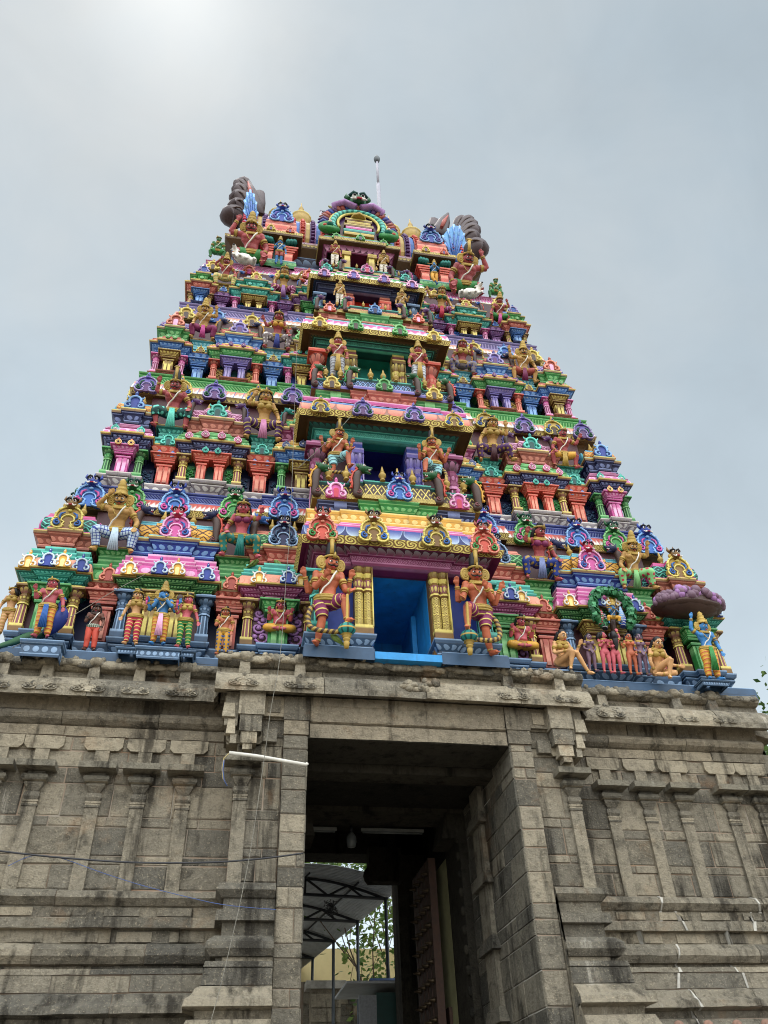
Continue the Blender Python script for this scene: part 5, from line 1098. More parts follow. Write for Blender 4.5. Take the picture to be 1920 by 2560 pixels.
# ------------------------------------------------------------------ painted statues
BODIES = []
def mir(P):
    f = lambda p: (-p[0], p[1], p[2])
    sw = lambda k: k.replace('l', '#').replace('r', 'l').replace('#', 'r')
    return dict(pel=f(P['pel']), ch=f(P['ch']), hd=f(P['hd']), yaw=-P.get('yaw', 0), arms={sw(k): tuple(map(f, v)) for k, v in P['arms'].items()}, legs={sw(k): tuple(map(f, v)) for k, v in P['legs'].items()})
def pose(base, **k):
    P = dict(base); P['arms'] = dict(base['arms']); P['legs'] = dict(base['legs'])
    for a, b in k.items():
        if a in ('l', 'r', 'xl', 'xr'): P['arms'][a] = b
        elif a in ('kl', 'kr'): P['legs'][a[1]] = b
        else: P[a] = b
    return P
STAND = dict(pel=(0, 0, .50), ch=(0, 0, .715), hd=(0, -.015, .89), arms=dict(l=((-.185, .01, .60), (-.195, -.05, .455)), r=((.185, .01, .60), (.195, -.05, .455))), legs=dict(l=((-.07, -.02, .27), (-.075, 0, .045)), r=((.07, -.02, .27), (.075, 0, .045))))
SIT = dict(pel=(0, .03, .27), ch=(0, .0, .485), hd=(0, -.02, .66), arms=dict(l=((-.19, .0, .38), (-.18, -.08, .29)), r=((.19, 0, .38), (.18, -.08, .29))), legs=dict(l=((-.215, -.07, .25), (-.19, -.05, .035)), r=((.215, -.07, .25), (.19, -.05, .035))))
LOTUS = dict(pel=(0, .03, .10), ch=(0, .01, .315), hd=(0, -.02, .49), arms=dict(l=((-.185, .0, .22), (-.19, -.10, .36)), r=((.185, 0, .22), (.19, -.10, .36))), legs=dict(l=((-.22, -.10, .07), (.02, -.19, .045)), r=((.22, -.10, .07), (-.03, -.17, .05))))
DVAR = dict(pel=(-.02, 0, .49), ch=(-.01, 0, .72), hd=(.01, -.03, .90), yaw=18, arms=dict(l=((-.15, -.04, .60), (-.06, -.14, .70)), r=((.16, -.04, .60), (.20, -.17, .545)), xl=((-.20, .05, .585), (-.255, -.02, .75)), xr=((.19, .05, .60), (.215, -.02, .76))), legs=dict(l=((-.06, -.02, .29), (-.10, -.01, .045)), r=((.145, -.13, .475), (.165, -.15, .235))))
GIANT = dict(pel=(.02, .03, .13), ch=(0, .0, .345), hd=(-.01, -.02, .52), arms=dict(l=((-.28, 0, .42), (-.20, -.03, .60)), r=((.22, 0, .24), (.20, -.06, .12))), legs=dict(l=((-.19, -.05, .12), (-.15, -.04, .0)), r=((.20, -.05, .12), (.17, -.04, .0))))
CROSS = dict(pel=(-.03, .06, .10), ch=(-.03, .03, .325), hd=(-.02, 0, .50), arms=dict(l=((-.17, -.03, .22), (-.01, -.16, .25)), r=((.17, -.02, .20), (.23, -.06, .37))), legs=dict(l=((.06, -.20, .25), (.02, -.18, -.0)), r=((.12, -.17, .24), (.30, -.16, -.05))))
UP = ((-.255, .0, .57), (-.13, -.06, .70)); ONK = ((.225, .0, .39), (.215, -.09, .29))
def limb(m, pts, rs, k, n=9, vs=1.0): m.tube(smooth(pts, 4), list(np.interp(np.linspace(0, len(pts)-1, 4*(len(pts)-1)+1), range(len(pts)), rs)), k, n, True, vs)
def loft(m, rows, k, n=16):
    b = len(m.v)
    for (x, y, z, rx, ry) in rows:
        for j in range(n): a = 2*PI*j/n; m.v.append((x+rx*math.cos(a), y+ry*math.sin(a), z))
    for i in range(len(rows)-1):
        for j in range(n):
            t = (j+1) % n; m.face((b+i*n+j, b+i*n+t, b+(i+1)*n+t, b+(i+1)*n+j), k, [(j/n, rows[i][2]), ((j+1)/n, rows[i][2]), ((j+1)/n, rows[i+1][2]), (j/n, rows[i+1][2])], True)
    m.face([b+j for j in range(n)][::-1], k); e = b+(len(rows)-1)*n; m.face([e+j for j in range(n)], k)
def hand(m, e, h, k, up, side, curl=.3):
    e, h = Vector(e), Vector(h); d = (h-e).normalized(); w_ = d.cross(Vector((0, 1, 0))); w_ = w_.normalized() if w_.length > .1 else Vector((1, 0, 0)); nrm = w_.cross(d).normalized()
    if nrm.y > 0: nrm = -nrm
    p = h+d*.025; b = len(m.v)
    m.tube([h-d*.005, h+d*.02, h+d*.045], [.020, .029, .024], k, 8, True, 1, .7)
    for i in range(4):
        q = h+d*.042+w_*(.0165*(i-1.5)); L = (.040, .050, .046, .034)[i]
        m.tube([q-d*.01, q+d*L*.55+nrm*L*.1*curl, q+d*L+nrm*L*.5*curl], [.0085, .008, .006], k, 5)
    m.tube([h+d*.012+w_*side*.015, h+d*.03+w_*side*.036+nrm*.008, h+d*.05+w_*side*.042+nrm*.014], [.010, .009, .006], k, 5)
def ringat(m, a, b, t, r, k, w_=.02, n=9):
    a, b = Vector(a), Vector(b); p = a.lerp(b, t); d = (b-a).normalized(); m.tube([p-d*w_*.5, p+d*w_*.5], r, k, n)
def fig(name, label, foot, head, Y, P, skin, fem=False, belly=0.0, cloth=None, clen=1.0, head_='bun', mous=False, beard=False, halo=False, thread=True, gold='gold', top=None, sash=None, group=None, yaw=0, longh=False, fat=1.0, belt='gold', hcol='hair', extra=None, cat='statue', bare=False, tilt=None):
    F = at(foot[0], foot[1], Y); Hd = at(head[0], head[1], Y)
    tl = math.radians(tilt if tilt is not None else (20 if P['hd'][2] < .8 else 9)+(6 if foot[1] < 900 else 0)); a_, b_ = .2, 12.0
    for _ in range(40):
        S = (a_+b_)/2; hz, hy = (P['hd'][2]+.092)*S, P['hd'][1]*S
        if pix((F[0], F[1]+hy*math.cos(tl)-hz*math.sin(tl), F[2]+hz*math.cos(tl)+hy*math.sin(tl)))[1] > head[1]: a_ = S
        else: b_ = S
    if name == 'seated_statue' and P['hd'][2] > .6: S *= 1.07
    yaw = math.radians(yaw+P.get('yaw', 0))
    pel, ch, hd = Vector(P['pel']), Vector(P['ch']), Vector(P['hd'])
    m = MB(); g = .80 if fem else .90*fat
    wst = pel.lerp(ch, .45); nk = ch+Vector((0, .005, .10)); sw_ = (.100 if fem else .124)*(.5+.5*fat)
    loft(m, [(pel.x, pel.y, pel.z-.07, .07, .06), (pel.x, pel.y, pel.z-.03, .108 if fem else .102, .078), (pel.x, pel.y, pel.z+.015, .112 if fem else .100*fat, .078), (wst.x, wst.y-belly*.45, wst.z-.02, (.070 if fem else .085)+belly*.6, .058+belly*.8), (wst.x, wst.y-belly*.3, wst.z+.035, (.070 if fem else .088)+belly*.45, .058+belly*.5),
             (ch.x, ch.y, ch.z-.04, .092 if fem else .114*(.5+.5*fat), .070), (ch.x, ch.y, ch.z+.03, .104 if fem else .130*(.5+.5*fat), .074), (ch.x, ch.y+.005, ch.z+.075, sw_*.92, .060), (nk.x, nk.y, nk.z, .055, .045), (nk.x*.5+hd.x*.5, nk.y-.005, (nk.z+hd.z)/2-.01, .040 if not fem else .033, .040), (hd.x, hd.y+.01, hd.z-.03, .042, .045)], skin)
    if fem:
        for q in (-1, 1): m.ball((ch.x+q*.048, ch.y-.062, ch.z+.005), (.045, .042, .044), skin, 12, 8)
    else:
        for q in (-1, 1): m.ball((ch.x+q*.058, ch.y-.045, ch.z+.015), (.06, .038, .045), skin, 10, 7)
    # head
    PI_ = .30
    def hp(x, y, z):
        y, z = y*math.cos(PI_)-z*math.sin(PI_), z*math.cos(PI_)+y*math.sin(PI_)
        return Vector((hd.x+x*math.cos(yaw)-y*math.sin(yaw), hd.y+x*math.sin(yaw)+y*math.cos(yaw), hd.z+z))
    m.ball(hd, (.066, .074, .088), skin, 14, 10); m.ball(hp(0, -.022, -.042), (.048, .05, .042), skin, 12, 8)
    m.tube([hp(0, -.068, .028), hp(0, -.090, -.012), hp(0, -.078, -.022)], [.010, .016, .012], skin, 7)
    for q in (-1, 1):
        m.ball(hp(q*.068, .0, -.005), (.012, .016, .026), skin, 7, 6); m.ball(hp(q*.034, -.055, -.018), (.022, .018, .018), skin, 8, 6); m.ball(hp(q*.028, -.058, .030), (.026, .014, .010), skin, 8, 6)
    # limbs
    sh = {'l': Vector((ch.x-sw_, ch.y+.0, ch.z+.062)), 'r': Vector((ch.x+sw_, ch.y, ch.z+.062))}
    sh['xl'] = sh['l']+Vector((.0, .035, -.015)); sh['xr'] = sh['r']+Vector((.0, .035, -.015))
    for k_, (e, h) in P['arms'].items():
        m.ball(sh[k_], .046*g, skin, 10, 7); limb(m, [sh[k_], e], [.043*g, .034*g], skin); limb(m, [e, tuple(Vector(e).lerp(Vector(h), .35)), h], [.034*g, .035*g, .021*g], skin)
        hand(m, e, h, skin, 0, (1 if k_[-1] == 'l' else -1)*(1 if h[2] > e[2] else -1))
    hp_ = {'l': pel+Vector((-.058, 0, -.02)), 'r': pel+Vector((.058, 0, -.02))}
    for k_, (kn, an) in P['legs'].items():
        kn, an = Vector(kn), Vector(an)
        limb(m, [hp_[k_], hp_[k_].lerp(kn, .45), kn], [.074*g, .068*g, .048*g], skin, 11); limb(m, [kn, kn.lerp(an, .35)+Vector((0, .012, 0)), an], [.047*g, .050*g, .028*g], skin, 10)
        dz = -.03; out = (-1 if k_ == 'l' else 1)
        fd = Vector((out*.035, -.085, 0))
        if abs(kn.z-an.z) < .08: fd = Vector((an.x-kn.x, an.y-kn.y-.02, 0)).normalized()*.08; dz = 0
        m.tube([an+Vector((0, .018, dz*.6)), an+fd*.35+Vector((0, 0, dz*.55)), an+fd+Vector((0, 0, dz)), an+fd*1.15+Vector((0, 0, dz))], [.026, .031, .026, .014], skin, 9, True, 1, .8)
        for i in range(4): m.ball(an+fd*1.15+Vector((.014*(i-1.5), -.008, dz-.004)), .0095, skin, 6, 5)
    o = m.build(name, None, F); o.scale = (S, S, S); o.rotation_euler.x = tl; tag(o, label, cat, group or dict(seated_statue='seated statues along the tiers', standing_statue='standing statues along the ledges', guardian_statue='guardians beside the doorways', giant_statue='huge figures at the ends of the roof')[name])
    BODIES.append((o, .0085 if S > 1.2 else .0105))
    # clothing and ornament as children
    C_ = []
    if cloth:
        c = MB(); loft(c, [(pel.x, pel.y, pel.z-.085, .085, .072), (pel.x, pel.y, pel.z-.03, .122 if fem else .114, .090), (pel.x, pel.y, pel.z+.02, .120 if fem else .110*fat, .087+belly*.3), (pel.x, pel.y-belly*.1, pel.z+.05, .095+belly*.4, .072+belly*.4)], cloth)
        for k_, (kn, an) in P['legs'].items():
            kn, an = Vector(kn), Vector(an)
            if clen <= .55: limb(c, [hp_[k_], hp_[k_].lerp(kn, .45), hp_[k_].lerp(kn, clen/.55*.95)], [.088*g, .082*g, .066*g], cloth, 12)
            else: limb(c, [hp_[k_], hp_[k_].lerp(kn, .45), kn, kn.lerp(an, .4)+Vector((0, .01, 0)), kn.lerp(an, min(1.0, (clen-.5)*2)*.9)], [.088*g, .082*g, .063*g, .062*g, .046*g], cloth, 12)
        C_.append(('trousers' if clen > .55 else 'wrap', c))
    if sash:
        c = MB(); zt = pel.z+.02; zb = max(.05, pel.z-.36) if pel.z > .4 else .02; n = 5
        for i in range(n): x = (i-(n-1)/2)*.017; c.tube([(pel.x+x*.7, pel.y-.10-belly*.3, zt), (pel.x+x, pel.y-.115, (zt+zb)/2), (pel.x+x*1.5, pel.y-.10, zb)], [.010, .013, .014], sash, 5)
        C_.append(('sash', c))
    j = MB()
    if belt:
        for dz_, r_ in ((.045, .014), (.02, .018), (-.005, .014)):
            zz = pel.z+dz_; rx = (.112 if fem else .108*fat)+belly*.25+(.012 if dz_ < .03 else 0); ry = .083+belly*.3+(.01 if dz_ < .03 else 0)
            j.tube([(pel.x+rx*math.cos(t), pel.y-belly*.1+ry*math.sin(t), zz-.012*math.sin(t)*-1) for t in [2*PI*i/18 for i in range(19)]], r_, belt, 6, False)
        C_.append(('belt', j)); j = MB()
    # necklace, armlets, bracelets, anklets
    for rr, zz, tk in ((.066, .098, .017), (.086, .078, .013)):
        j.tube([(ch.x+rr*1.05*math.cos(t), ch.y-.008+rr*math.sin(t)*.95, ch.z+zz+(.035*math.sin(t) if math.sin(t) < 0 else .0)) for t in [2*PI*i/18 for i in range(19)]], tk, gold, 6, False)
    if not fem: j.tube([(ch.x-.07, ch.y-.07, ch.z+.05), (ch.x-.03, ch.y-.085, ch.z-.03), (ch.x, ch.y-.088, ch.z-.05), (ch.x+.03, ch.y-.085, ch.z-.03), (ch.x+.07, ch.y-.07, ch.z+.05)], .007, gold, 5); j.ball((ch.x, ch.y-.09, ch.z-.06), .015, gold, 7, 5)
    for k_, (e, h) in P['arms'].items():
        ringat(j, sh[k_], e, .45, .049*g, gold, .03); ringat(j, sh[k_], e, .62, .045*g, gold, .012); ringat(j, e, h, .85, .030*g, gold, .018); ringat(j, e, h, .74, .032*g, gold, .009)
    for k_, (kn, an) in P['legs'].items(): ringat(j, kn, an, .93, .036*g, gold, .014)
    C_.append(('jewellery', j))
    if thread and not fem:
        j = MB(); j.tube(smooth([(ch.x+.075, ch.y-.05, ch.z+.085), (ch.x+.045, ch.y-.098, ch.z+.02), (ch.x+.0, ch.y-.095-belly*.4, ch.z-.07), (wst.x-.05, wst.y-.075-belly, wst.z), (wst.x-.08, wst.y-.055-belly*.5, wst.z-.07)], 4), .0095, 'white', 6); C_.append(('sacred_thread', j))
    if fem and not bare:
        j = MB(); bt = top or gold
        for q in (-1, 1): j.ball((ch.x+q*.048, ch.y-.064, ch.z+.003), (.048, .045, .046), bt, 12, 8)
        j.tube([(ch.x+.1*math.cos(t), ch.y+.072*math.sin(t), ch.z-.01) for t in [2*PI*i/16 for i in range(17)]], .012, bt, 5, False); C_.append(('bodice', j))
    # hair, crown
    j = MB()
    j.ball(hd+Vector((0, .012, .022)), (.072, .076, .080), hcol, 14, 9)
    if longh or fem:
        for q in (-1, 1): j.tube(smooth([hp(q*.062, .02, .03), hp(q*.082, .03, -.06), (ch.x+q*.085, ch.y+.03, ch.z+.06), (ch.x+q*.10, ch.y+.035, ch.z-.02)], 3), [.03]*4+[.032]*3+[.027, .02, .01], hcol, 7)
        j.tube(smooth([hp(0, .06, .03), hp(0, .075, -.08), (ch.x, ch.y+.085, ch.z)], 3), [.06, .06, .065, .07, .06, .05, .03], hcol, 8)
    if head_ == 'bun': j.ball(hd+Vector((.015, .02, .105)), (.045, .045, .04), hcol, 10, 7)
    if head_ in ('tall',): j.lathe([(.055, 0), (.060, .05), (.055, .12), (.045, .17), (.02, .20)], hd+Vector((0, .02, .06)), 10, hcol)
    C_.append(('hair', j)); j = MB()
    if head_ in ('bun', 'tall', 'cone', 'band'):
        j.tube([hd+Vector((.076*math.cos(t), .004+.080*math.sin(t), .052-.0*math.sin(t))) for t in [2*PI*i/16 for i in range(17)]], .013, gold, 6, False); j.tube([hp(0, -.078, .045), hp(0, -.07, .11)], [.022, .006], gold, 6)
    if head_ == 'tall': j.tube([hd+Vector((0, -.05, .08)), hd+Vector((0, -.055, .16)), hd+Vector((0, -.04, .25))], [.024, .02, .026], gold, 7); j.ball(hd+Vector((0, -.045, .265)), (.045, .02, .018), gold, 8, 5)
    if head_ == 'cone': j.lathe([(.080, 0), (.082, .03), (.070, .035), (.066, .07), (.072, .08), (.056, .085), (.052, .12), (.058, .13), (.036, .16), (.042, .18), (.012, .215)], hd+Vector((0, .012, .045)), 12, gold)
    if halo:
        for q in (-1, 1):
            for rr in (.048, .03, .014): j.tube([hp(q*(.105), .0, -.005)+Vector((rr*.85*math.cos(t), .012*(rr < .05), rr*1.25*math.sin(t))) for t in [2*PI*i/12 for i in range(13)]], .015, gold, 5, False)
            j.ball(hp(q*.105, .015, -.005), (.055, .015, .075), gold, 10, 6); j.ball(hp(q*.085, -.012, -.065), .018, gold, 7, 5)
    elif fem or head_ != 'none':
        for q in (-1, 1): j.ball(hp(q*.074, -.012, -.045), (.014, .014, .018), gold, 7, 5)
    if j.v: C_.append(('crown' if head_ in ('cone', 'tall') else 'headband', j))
    j = MB()
    for q in (-1, 1):
        j.ball(hp(q*.027, -.066, .010), (.018, .009, .011), 'white', 8, 6); j.ball(hp(q*.027, -.0755, .010), (.009, .005, .0105), 'black', 6, 5)
        j.tube([hp(q*.010, -.073, .030), hp(q*.028, -.072, .040), hp(q*.050, -.056, .032)], [.0035, .0055, .003], 'black', 5)
    j.tube([hp(-.02, -.076, -.047), hp(0, -.083, -.049), hp(.02, -.076, -.047)], [.004, .008, .004], 'crimson', 6)
    C_.append(('face_paint', j))
    if mous:
        j = MB()
        for q in (-1, 1): j.tube([hp(0, -.088, -.030), hp(q*.024, -.084, -.036), hp(q*.046, -.066, -.028), hp(q*.060, -.056, -.012)], [.006, .009, .007, .003], 'black', 6)
        C_.append(('moustache', j))
    if beard: j = MB(); j.ball(hp(0, -.045, -.075), (.05, .042, .06), hcol, 10, 8); C_.append(('beard', j))
    if extra:
        for nm, fn in extra: j = MB(); fn(j); C_.append((nm, j))
    for nm, c in C_: c.build(nm, o)
    return o
def mace(q):
    def f(j):
        c = (q*.165, -.17, 0)
        j.lathe([(.008, -.065, 'gold'), (.022, -.06, 'gold'), (.030, .0, 'gold'), (.018, .01, 'gold'), (.034, .02, 'gold'), (.036, .035, 'gold'), (.022, .045, 'gold'), (.045, .055, 'gold'), (.030, .07, 'gold'), (.055, .08, 'flute:teal:teald'), (.080, .105, 'flute:teal:teald'), (.086, .125, 'gold'), (.086, .140, 'flute:teal:teald'), (.07, .17, 'flute:teal:teald'), (.05, .185, 'gold'), (.03, .20, 'gold'), (.014, .21, 'gold'), (.014, .5, 'gold')], c, 16, 'gold')
    return f
def tailsnake(q):
    def f(j): j.tube(smooth([(-q*.09, .05, .47), (-q*.17, -.01, .40), (-q*.20, -.04, .28), (-q*.18, -.07, .18), (-q*.10, -.10, .135), (q*.0, -.12, .12), (q*.10, -.14, .11), (q*.2, -.10, .10)], 5), .026, 'rope:brownh:gold', 8, True, 20)
    return f
def flower(x, y, z, k='crimson'): return lambda j: (j.tube([(x, y, z), (x, y-.01, z+.08)], [.01, .02], 'pink', 6), j.ball((x, y-.01, z+.10), (.025, .025, .04), k, 8, 6))
# ---- lowest row
YL = .36
fig('standing_statue', 'partly hidden tan figure seen from the side at the far left corner of the ledge', (8, 1592), (18, 1468), 1.0, pose(STAND, yaw=-70), 'skintan', True, cloth='rings:skintan:gold', bare=False)
a = fig('standing_statue', 'pink-skinned figure in yellow trousers raising one palm, on the leftmost blue pedestal', (102, 1596), (120, 1446), YL-.05, pose(STAND, l=((-.19, -.03, .62), (-.20, -.12, .735)), r=((.20, 0, .61), (.235, -.07, .47)), yaw=-4), 'skinpink', False, .03, 'rings:yellow:orange', 1.0, 'band', sash='blue', longh=True)
fig('standing_statue', 'brown bearded sage with green checked waistcloth and orange legs, standing before a red pilaster', (222, 1628), (243, 1512), .55, pose(STAND, l=((-.17, -.02, .60), (-.08, -.10, .66)), r=((.175, .0, .60), (.16, -.07, .46))), 'skinbrown', False, 0, 'orange', 1.0, 'bun', beard=True, longh=True, belt='plaid:greend:white', gold='brownh')
fig('standing_statue', 'tan woman in crimson striped trousers left of the blue flute player', (325, 1614), (344, 1477), YL, pose(STAND, pel=(.012, 0, .50), l=((-.17, .0, .61), (-.20, -.05, .47)), r=((.16, -.02, .62), (.17, -.11, .645)), yaw=8), 'skintan', True, cloth='rings:crimson:goldl', extra=[('flower', flower(.17, -.13, .69))])
fig('standing_statue', 'blue four-armed figure with tall gold crown playing a flute, in orange and yellow trousers', (393, 1614), (404, 1474), YL-.06, pose(STAND, l=((-.15, -.09, .62), (-.055, -.13, .80)), r=((.15, -.10, .64), (.02, -.14, .79)), xl=((-.21, .02, .60), (-.235, -.03, .745)), xr=((.21, .02, .60), (.255, -.03, .745))), 'skinblue', False, .01, 'rings:yellow:orange', 1.0, 'cone', sash='pinkl', halo=True, extra=[('flute', lambda j: j.tube([(.06, -.125, .845), (-.27, -.14, .825)], .012, 'gold', 6)), ('conch', lambda j: (j.ball((-.235, -.03, .85), (.05, .03, .05), 'gold', 8, 6), j.ball((.255, -.03, .85), (.055, .02, .055), 'brownh', 10, 6)))])
fig('standing_statue', 'pink woman in green banded trousers right of the blue flute player', (456, 1622), (470, 1488), YL, pose(STAND, pel=(-.01, 0, .50), r=((.17, .0, .61), (.205, -.05, .47)), l=((-.16, -.02, .62), (-.17, -.11, .645)), yaw=-12), 'skinpink', True, cloth='rings:green:goldl', extra=[('flower', flower(-.17, -.13, .69))])
fig('standing_statue', 'orange-brown youth in yellow trousers with blue flower spots beside the half shrine', (553, 1640), (564, 1520), .55, pose(STAND, l=((-.165, -.02, .60), (-.07, -.10, .65)), r=((.175, .0, .60), (.15, -.08, .46))), 'skin', False, 0, 'spots:yellow:blue', 1.0, 'bun', longh=True)
fig('seated_statue', 'pot-bellied pink figure sitting cross-legged in yellow under the left green canopy', (697, 1583), (702, 1499), .78, LOTUS, 'skinpink', False, .05, 'yellow', .9, 'bun', halo=False, fat=1.15, belt='gold', longh=True)
fig('seated_statue', 'pot-bellied pink figure sitting cross-legged in yellow under the right green canopy', (1303, 1625), (1291, 1540), .78, LOTUS, 'skinpink', False, .05, 'yellow', .9, 'bun', fat=1.15, belt='gold', longh=True, yaw=14)
YD = -.22
fig('guardian_statue', 'big moustached orange guardian left of the blue doorway, foot on a teal mace', (818, 1619), (850, 1388), YD, DVAR, 'skinorange', False, .0, 'rings:magenta:goldl', .55, 'tall', True, halo=True, extra=[('mace', mace(1)), ('snake', tailsnake(1))])
fig('guardian_statue', 'big moustached orange guardian right of the blue doorway, foot on a teal mace', (1203, 1640), (1165, 1415), YD, mir(pose(DVAR, yaw=2)), 'skinorange', False, .0, 'rings:magenta:goldl', .55, 'tall', True, halo=True, extra=[('mace', mace(-1)), ('snake', tailsnake(-1))])
fig('seated_statue', 'tan long-haired woman sitting on the ledge with crossed knees and one palm raised', (1412, 1672), (1388, 1574), .30, CROSS, 'skintan', True, cloth=None, head_='none', longh=True, belt=None, yaw=20)
fig('seated_statue', 'tan long-haired woman kneeling on the ledge near the right corner, one hand on the moulding', (1655, 1694), (1643, 1592), .30, pose(CROSS, r=((.15, -.0, .19), (.25, -.06, .17)), kr=((.13, -.18, .05), (-.06, -.14, .03)), l=((-.17, -.02, .22), (-.12, -.02, .10))), 'skintan', True, cloth=None, head_='none', longh=True, belt=None)
CL = dict(l=((-.15, -.0, .60), (-.03, -.11, .50)), r=((.15, -.0, .60), (.03, -.11, .47)))
for lb, ft, hd_, sk, yw, ps in (('purple standing woman, first of five in a row below the wreathed tree', (1483, 1680), (1470, 1584), 'skinpurple', 25, pose(STAND, **CL)), ('salmon woman in profile with arms folded below the wreathed tree', (1520, 1684), (1500, 1579), 'skinpink', 60, pose(STAND, l=((-.12, -.05, .60), (-.02, -.11, .70)), r=((.12, -.05, .60), (.06, -.11, .62)))),
    ('orange woman facing front between the long black hair and the purple woman', (1586, 1688), (1564, 1583), 'skinorange', 0, pose(STAND, l=((-.16, -.0, .62), (-.2, -.05, .66)), r=((.155, .0, .60), (.08, -.1, .47)))), ('purple standing woman with clasped hands, last of five below the wreathed tree', (1612, 1690), (1595, 1584), 'skinpurple', -5, pose(STAND, **CL))):
    fig('standing_statue', lb, ft, hd_, .34, ps, sk, True, cloth=None, head_='none', longh=True, belt=None, yaw=yw, top=sk, group='women standing below the wreathed tree')
fig('standing_statue', 'pink figure seen from behind with waist-long black hair reaching up to the wreathed tree', (1546, 1686), (1527, 1580), .34, pose(STAND, yaw=170, r=((.17, .0, .86), (.13, -.0, 1.0)), l=((-.16, .0, .62), (-.1, -.06, .62))), 'skinpink', True, cloth=None, head_='none', longh=True, belt=None, bare=True, group='women standing below the wreathed tree', extra=[('long_hair', lambda j: j.tube(smooth([(0, -.07, .95), (0, -.10, .82), (0, -.11, .68), (.01, -.09, .52)], 4), [.05]*4+[.065]*4+[.055, .05, .04, .03, .01], 'hair', 9, True, 1, .7))])
fig('standing_statue', 'blue crowned figure in orange banded trousers holding up a purple rock', (1786, 1702), (1745, 1553), YL-.05, pose(STAND, l=((-.21, .0, .84), (-.19, -.04, 1.02)), r=((.19, .0, .60), (.21, -.04, .46)), yaw=12), 'skinblue', False, 0, 'rings:yellow:orange', 1.0, 'cone', halo=True, sash='green')
# ---- seated row above the lowest storey
fig('seated_statue', 'golden moustached man in blue plaid trousers seated under the lowest eave at left', (282, 1383), (284, 1240), .80, pose(SIT, l=UP, r=ONK), 'skingold', False, 0, 'plaid:whiteb:royal', 1.0, 'cone', True, halo=True, sash='whiteb')
fig('seated_statue', 'rosy woman in teal trousers seated between two blue sea beasts at left', (597, 1396), (604, 1262), .80, pose(SIT, r=((.20, -.0, .53), (.22, -.05, .60)), l=((-.19, .0, .37), (-.17, -.13, .30)), kr=((.20, -.15, .23), (.21, -.12, .02))), 'skinpink', True, cloth='spots:teal:gold', sash='teal', top='magenta')
fig('seated_statue', 'dark rosy woman in navy patterned trousers leaning between sea beasts at right', (1352, 1452), (1327, 1322), .80, pose(SIT, l=((-.20, 0, .53), (-.18, -.04, .63)), r=((.20, 0, .36), (.22, -.1, .28)), yaw=20), 'skinred', True, cloth='spots:royal:gold', sash='navyl', top='magenta')
fig('seated_statue', 'golden moustached man in pale flowered trousers lunging under the lowest eave at right', (1588, 1476), (1592, 1360), .80, pose(SIT, r=((.23, 0, .53), (.22, -.05, .68)), l=((-.20, 0, .38), (-.2, -.1, .28)), kr=((.20, -.12, .27), (.24, -.1, .05))), 'skingold', False, 0, 'spots:greenl:crimson', 1.0, 'cone', True, halo=True, sash='greenl')
# ---- second storey
fig('seated_statue', 'red moustached man with tall black hair seated at left in the second storey', (425, 1074), (438, 957), 1.55, pose(SIT, l=((-.24, 0, .55), (-.22, -.04, .68)), r=ONK), 'skinred', False, 0, 'spots:teald:teall', .75, 'tall', True, halo=True, sash='teall')
fig('seated_statue', 'golden woman in plum trousers touching her hair, second storey left', (655, 1104), (660, 984), 1.55, pose(SIT, l=((-.23, 0, .54), (-.16, -.03, .65)), r=((.19, 0, .37), (.19, -.10, .27))), 'skingold', True, cloth='rings:purple:goldl', sash='magental', top='gold')
fig('guardian_statue', 'orange guardian in blue striped cloth raising both palms left of the navy doorway', (842, 1208), (852, 1073), .50, pose(DVAR, l=((-.16, -.05, .60), (-.09, -.14, .70))), 'skinorange', False, 0, 'rings:cyanl:navy', .55, 'tall', True, halo=True, extra=[('snake', tailsnake(1))])
fig('guardian_statue', 'orange guardian in blue striped cloth raising both palms right of the navy doorway', (1085, 1228), (1077, 1095), .50, mir(DVAR), 'skinorange', False, 0, 'rings:cyanl:navy', .55, 'tall', True, halo=True, extra=[('snake', tailsnake(-1))])
fig('seated_statue', 'golden woman with dark plum skirt and raised arm, second storey right', (1232, 1160), (1222, 1052), 1.55, pose(SIT, r=((.23, 0, .50), (.2, -.04, .63)), l=((-.19, 0, .38), (-.2, -.08, .26)), kr=((.2, -.15, .24), (.26, -.12, .06))), 'skingold', True, cloth='spots:purple:gold', sash='maroon', top='gold')
fig('seated_statue', 'red man in a blue turban seated at right in the second storey', (1410, 1172), (1406, 1078), 1.55, pose(SIT, r=((.24, 0, .48), (.29, -.04, .60)), l=((-.19, 0, .38), (-.18, -.11, .28)), yaw=10), 'skinred', False, 0, 'yellow', .55, 'band', True, sash='gold', hcol='cyan')
# ---- third storey
fig('seated_statue', 'golden moustached man in plum trousers seated at left in the third storey', (505, 850), (513, 768), 2.25, pose(SIT, r=((.24, 0, .53), (.22, -.04, .67)), l=((-.2, 0, .38), (-.19, -.12, .29))), 'skingold', False, 0, 'magenta', 1.0, 'cone', True, halo=True, sash='pink')
fig('seated_statue', 'red woman with yellow bodice and grey trousers, third storey left', (690, 876), (677, 786), 2.25, pose(SIT, l=((-.2, 0, .45), (-.26, -.05, .55)), r=((.19, 0, .38), (.21, -.1, .29))), 'skinred', True, cloth='spots:greyl:white', sash='peri', top='yellow')
fig('standing_statue', 'red guardian in silver leggings left of the teal doorway', (842, 950), (842, 845), 1.22, pose(STAND, l=((-.19, .0, .62), (-.2, -.05, .60)), r=((.18, 0, .60), (.16, -.08, .48))), 'skinred', False, 0, 'rings:mist:greyf', 1.0, 'cone', halo=True, sash='gold')
fig('standing_statue', 'red guardian in silver leggings right of the teal doorway', (1048, 968), (1040, 867), 1.22, pose(STAND, r=((.17, -.02, .62), (.13, -.08, .68)), l=((-.18, 0, .60), (-.18, -.06, .46))), 'skinred', False, 0, 'rings:mist:greyf', 1.0, 'cone', halo=True, sash='gold')
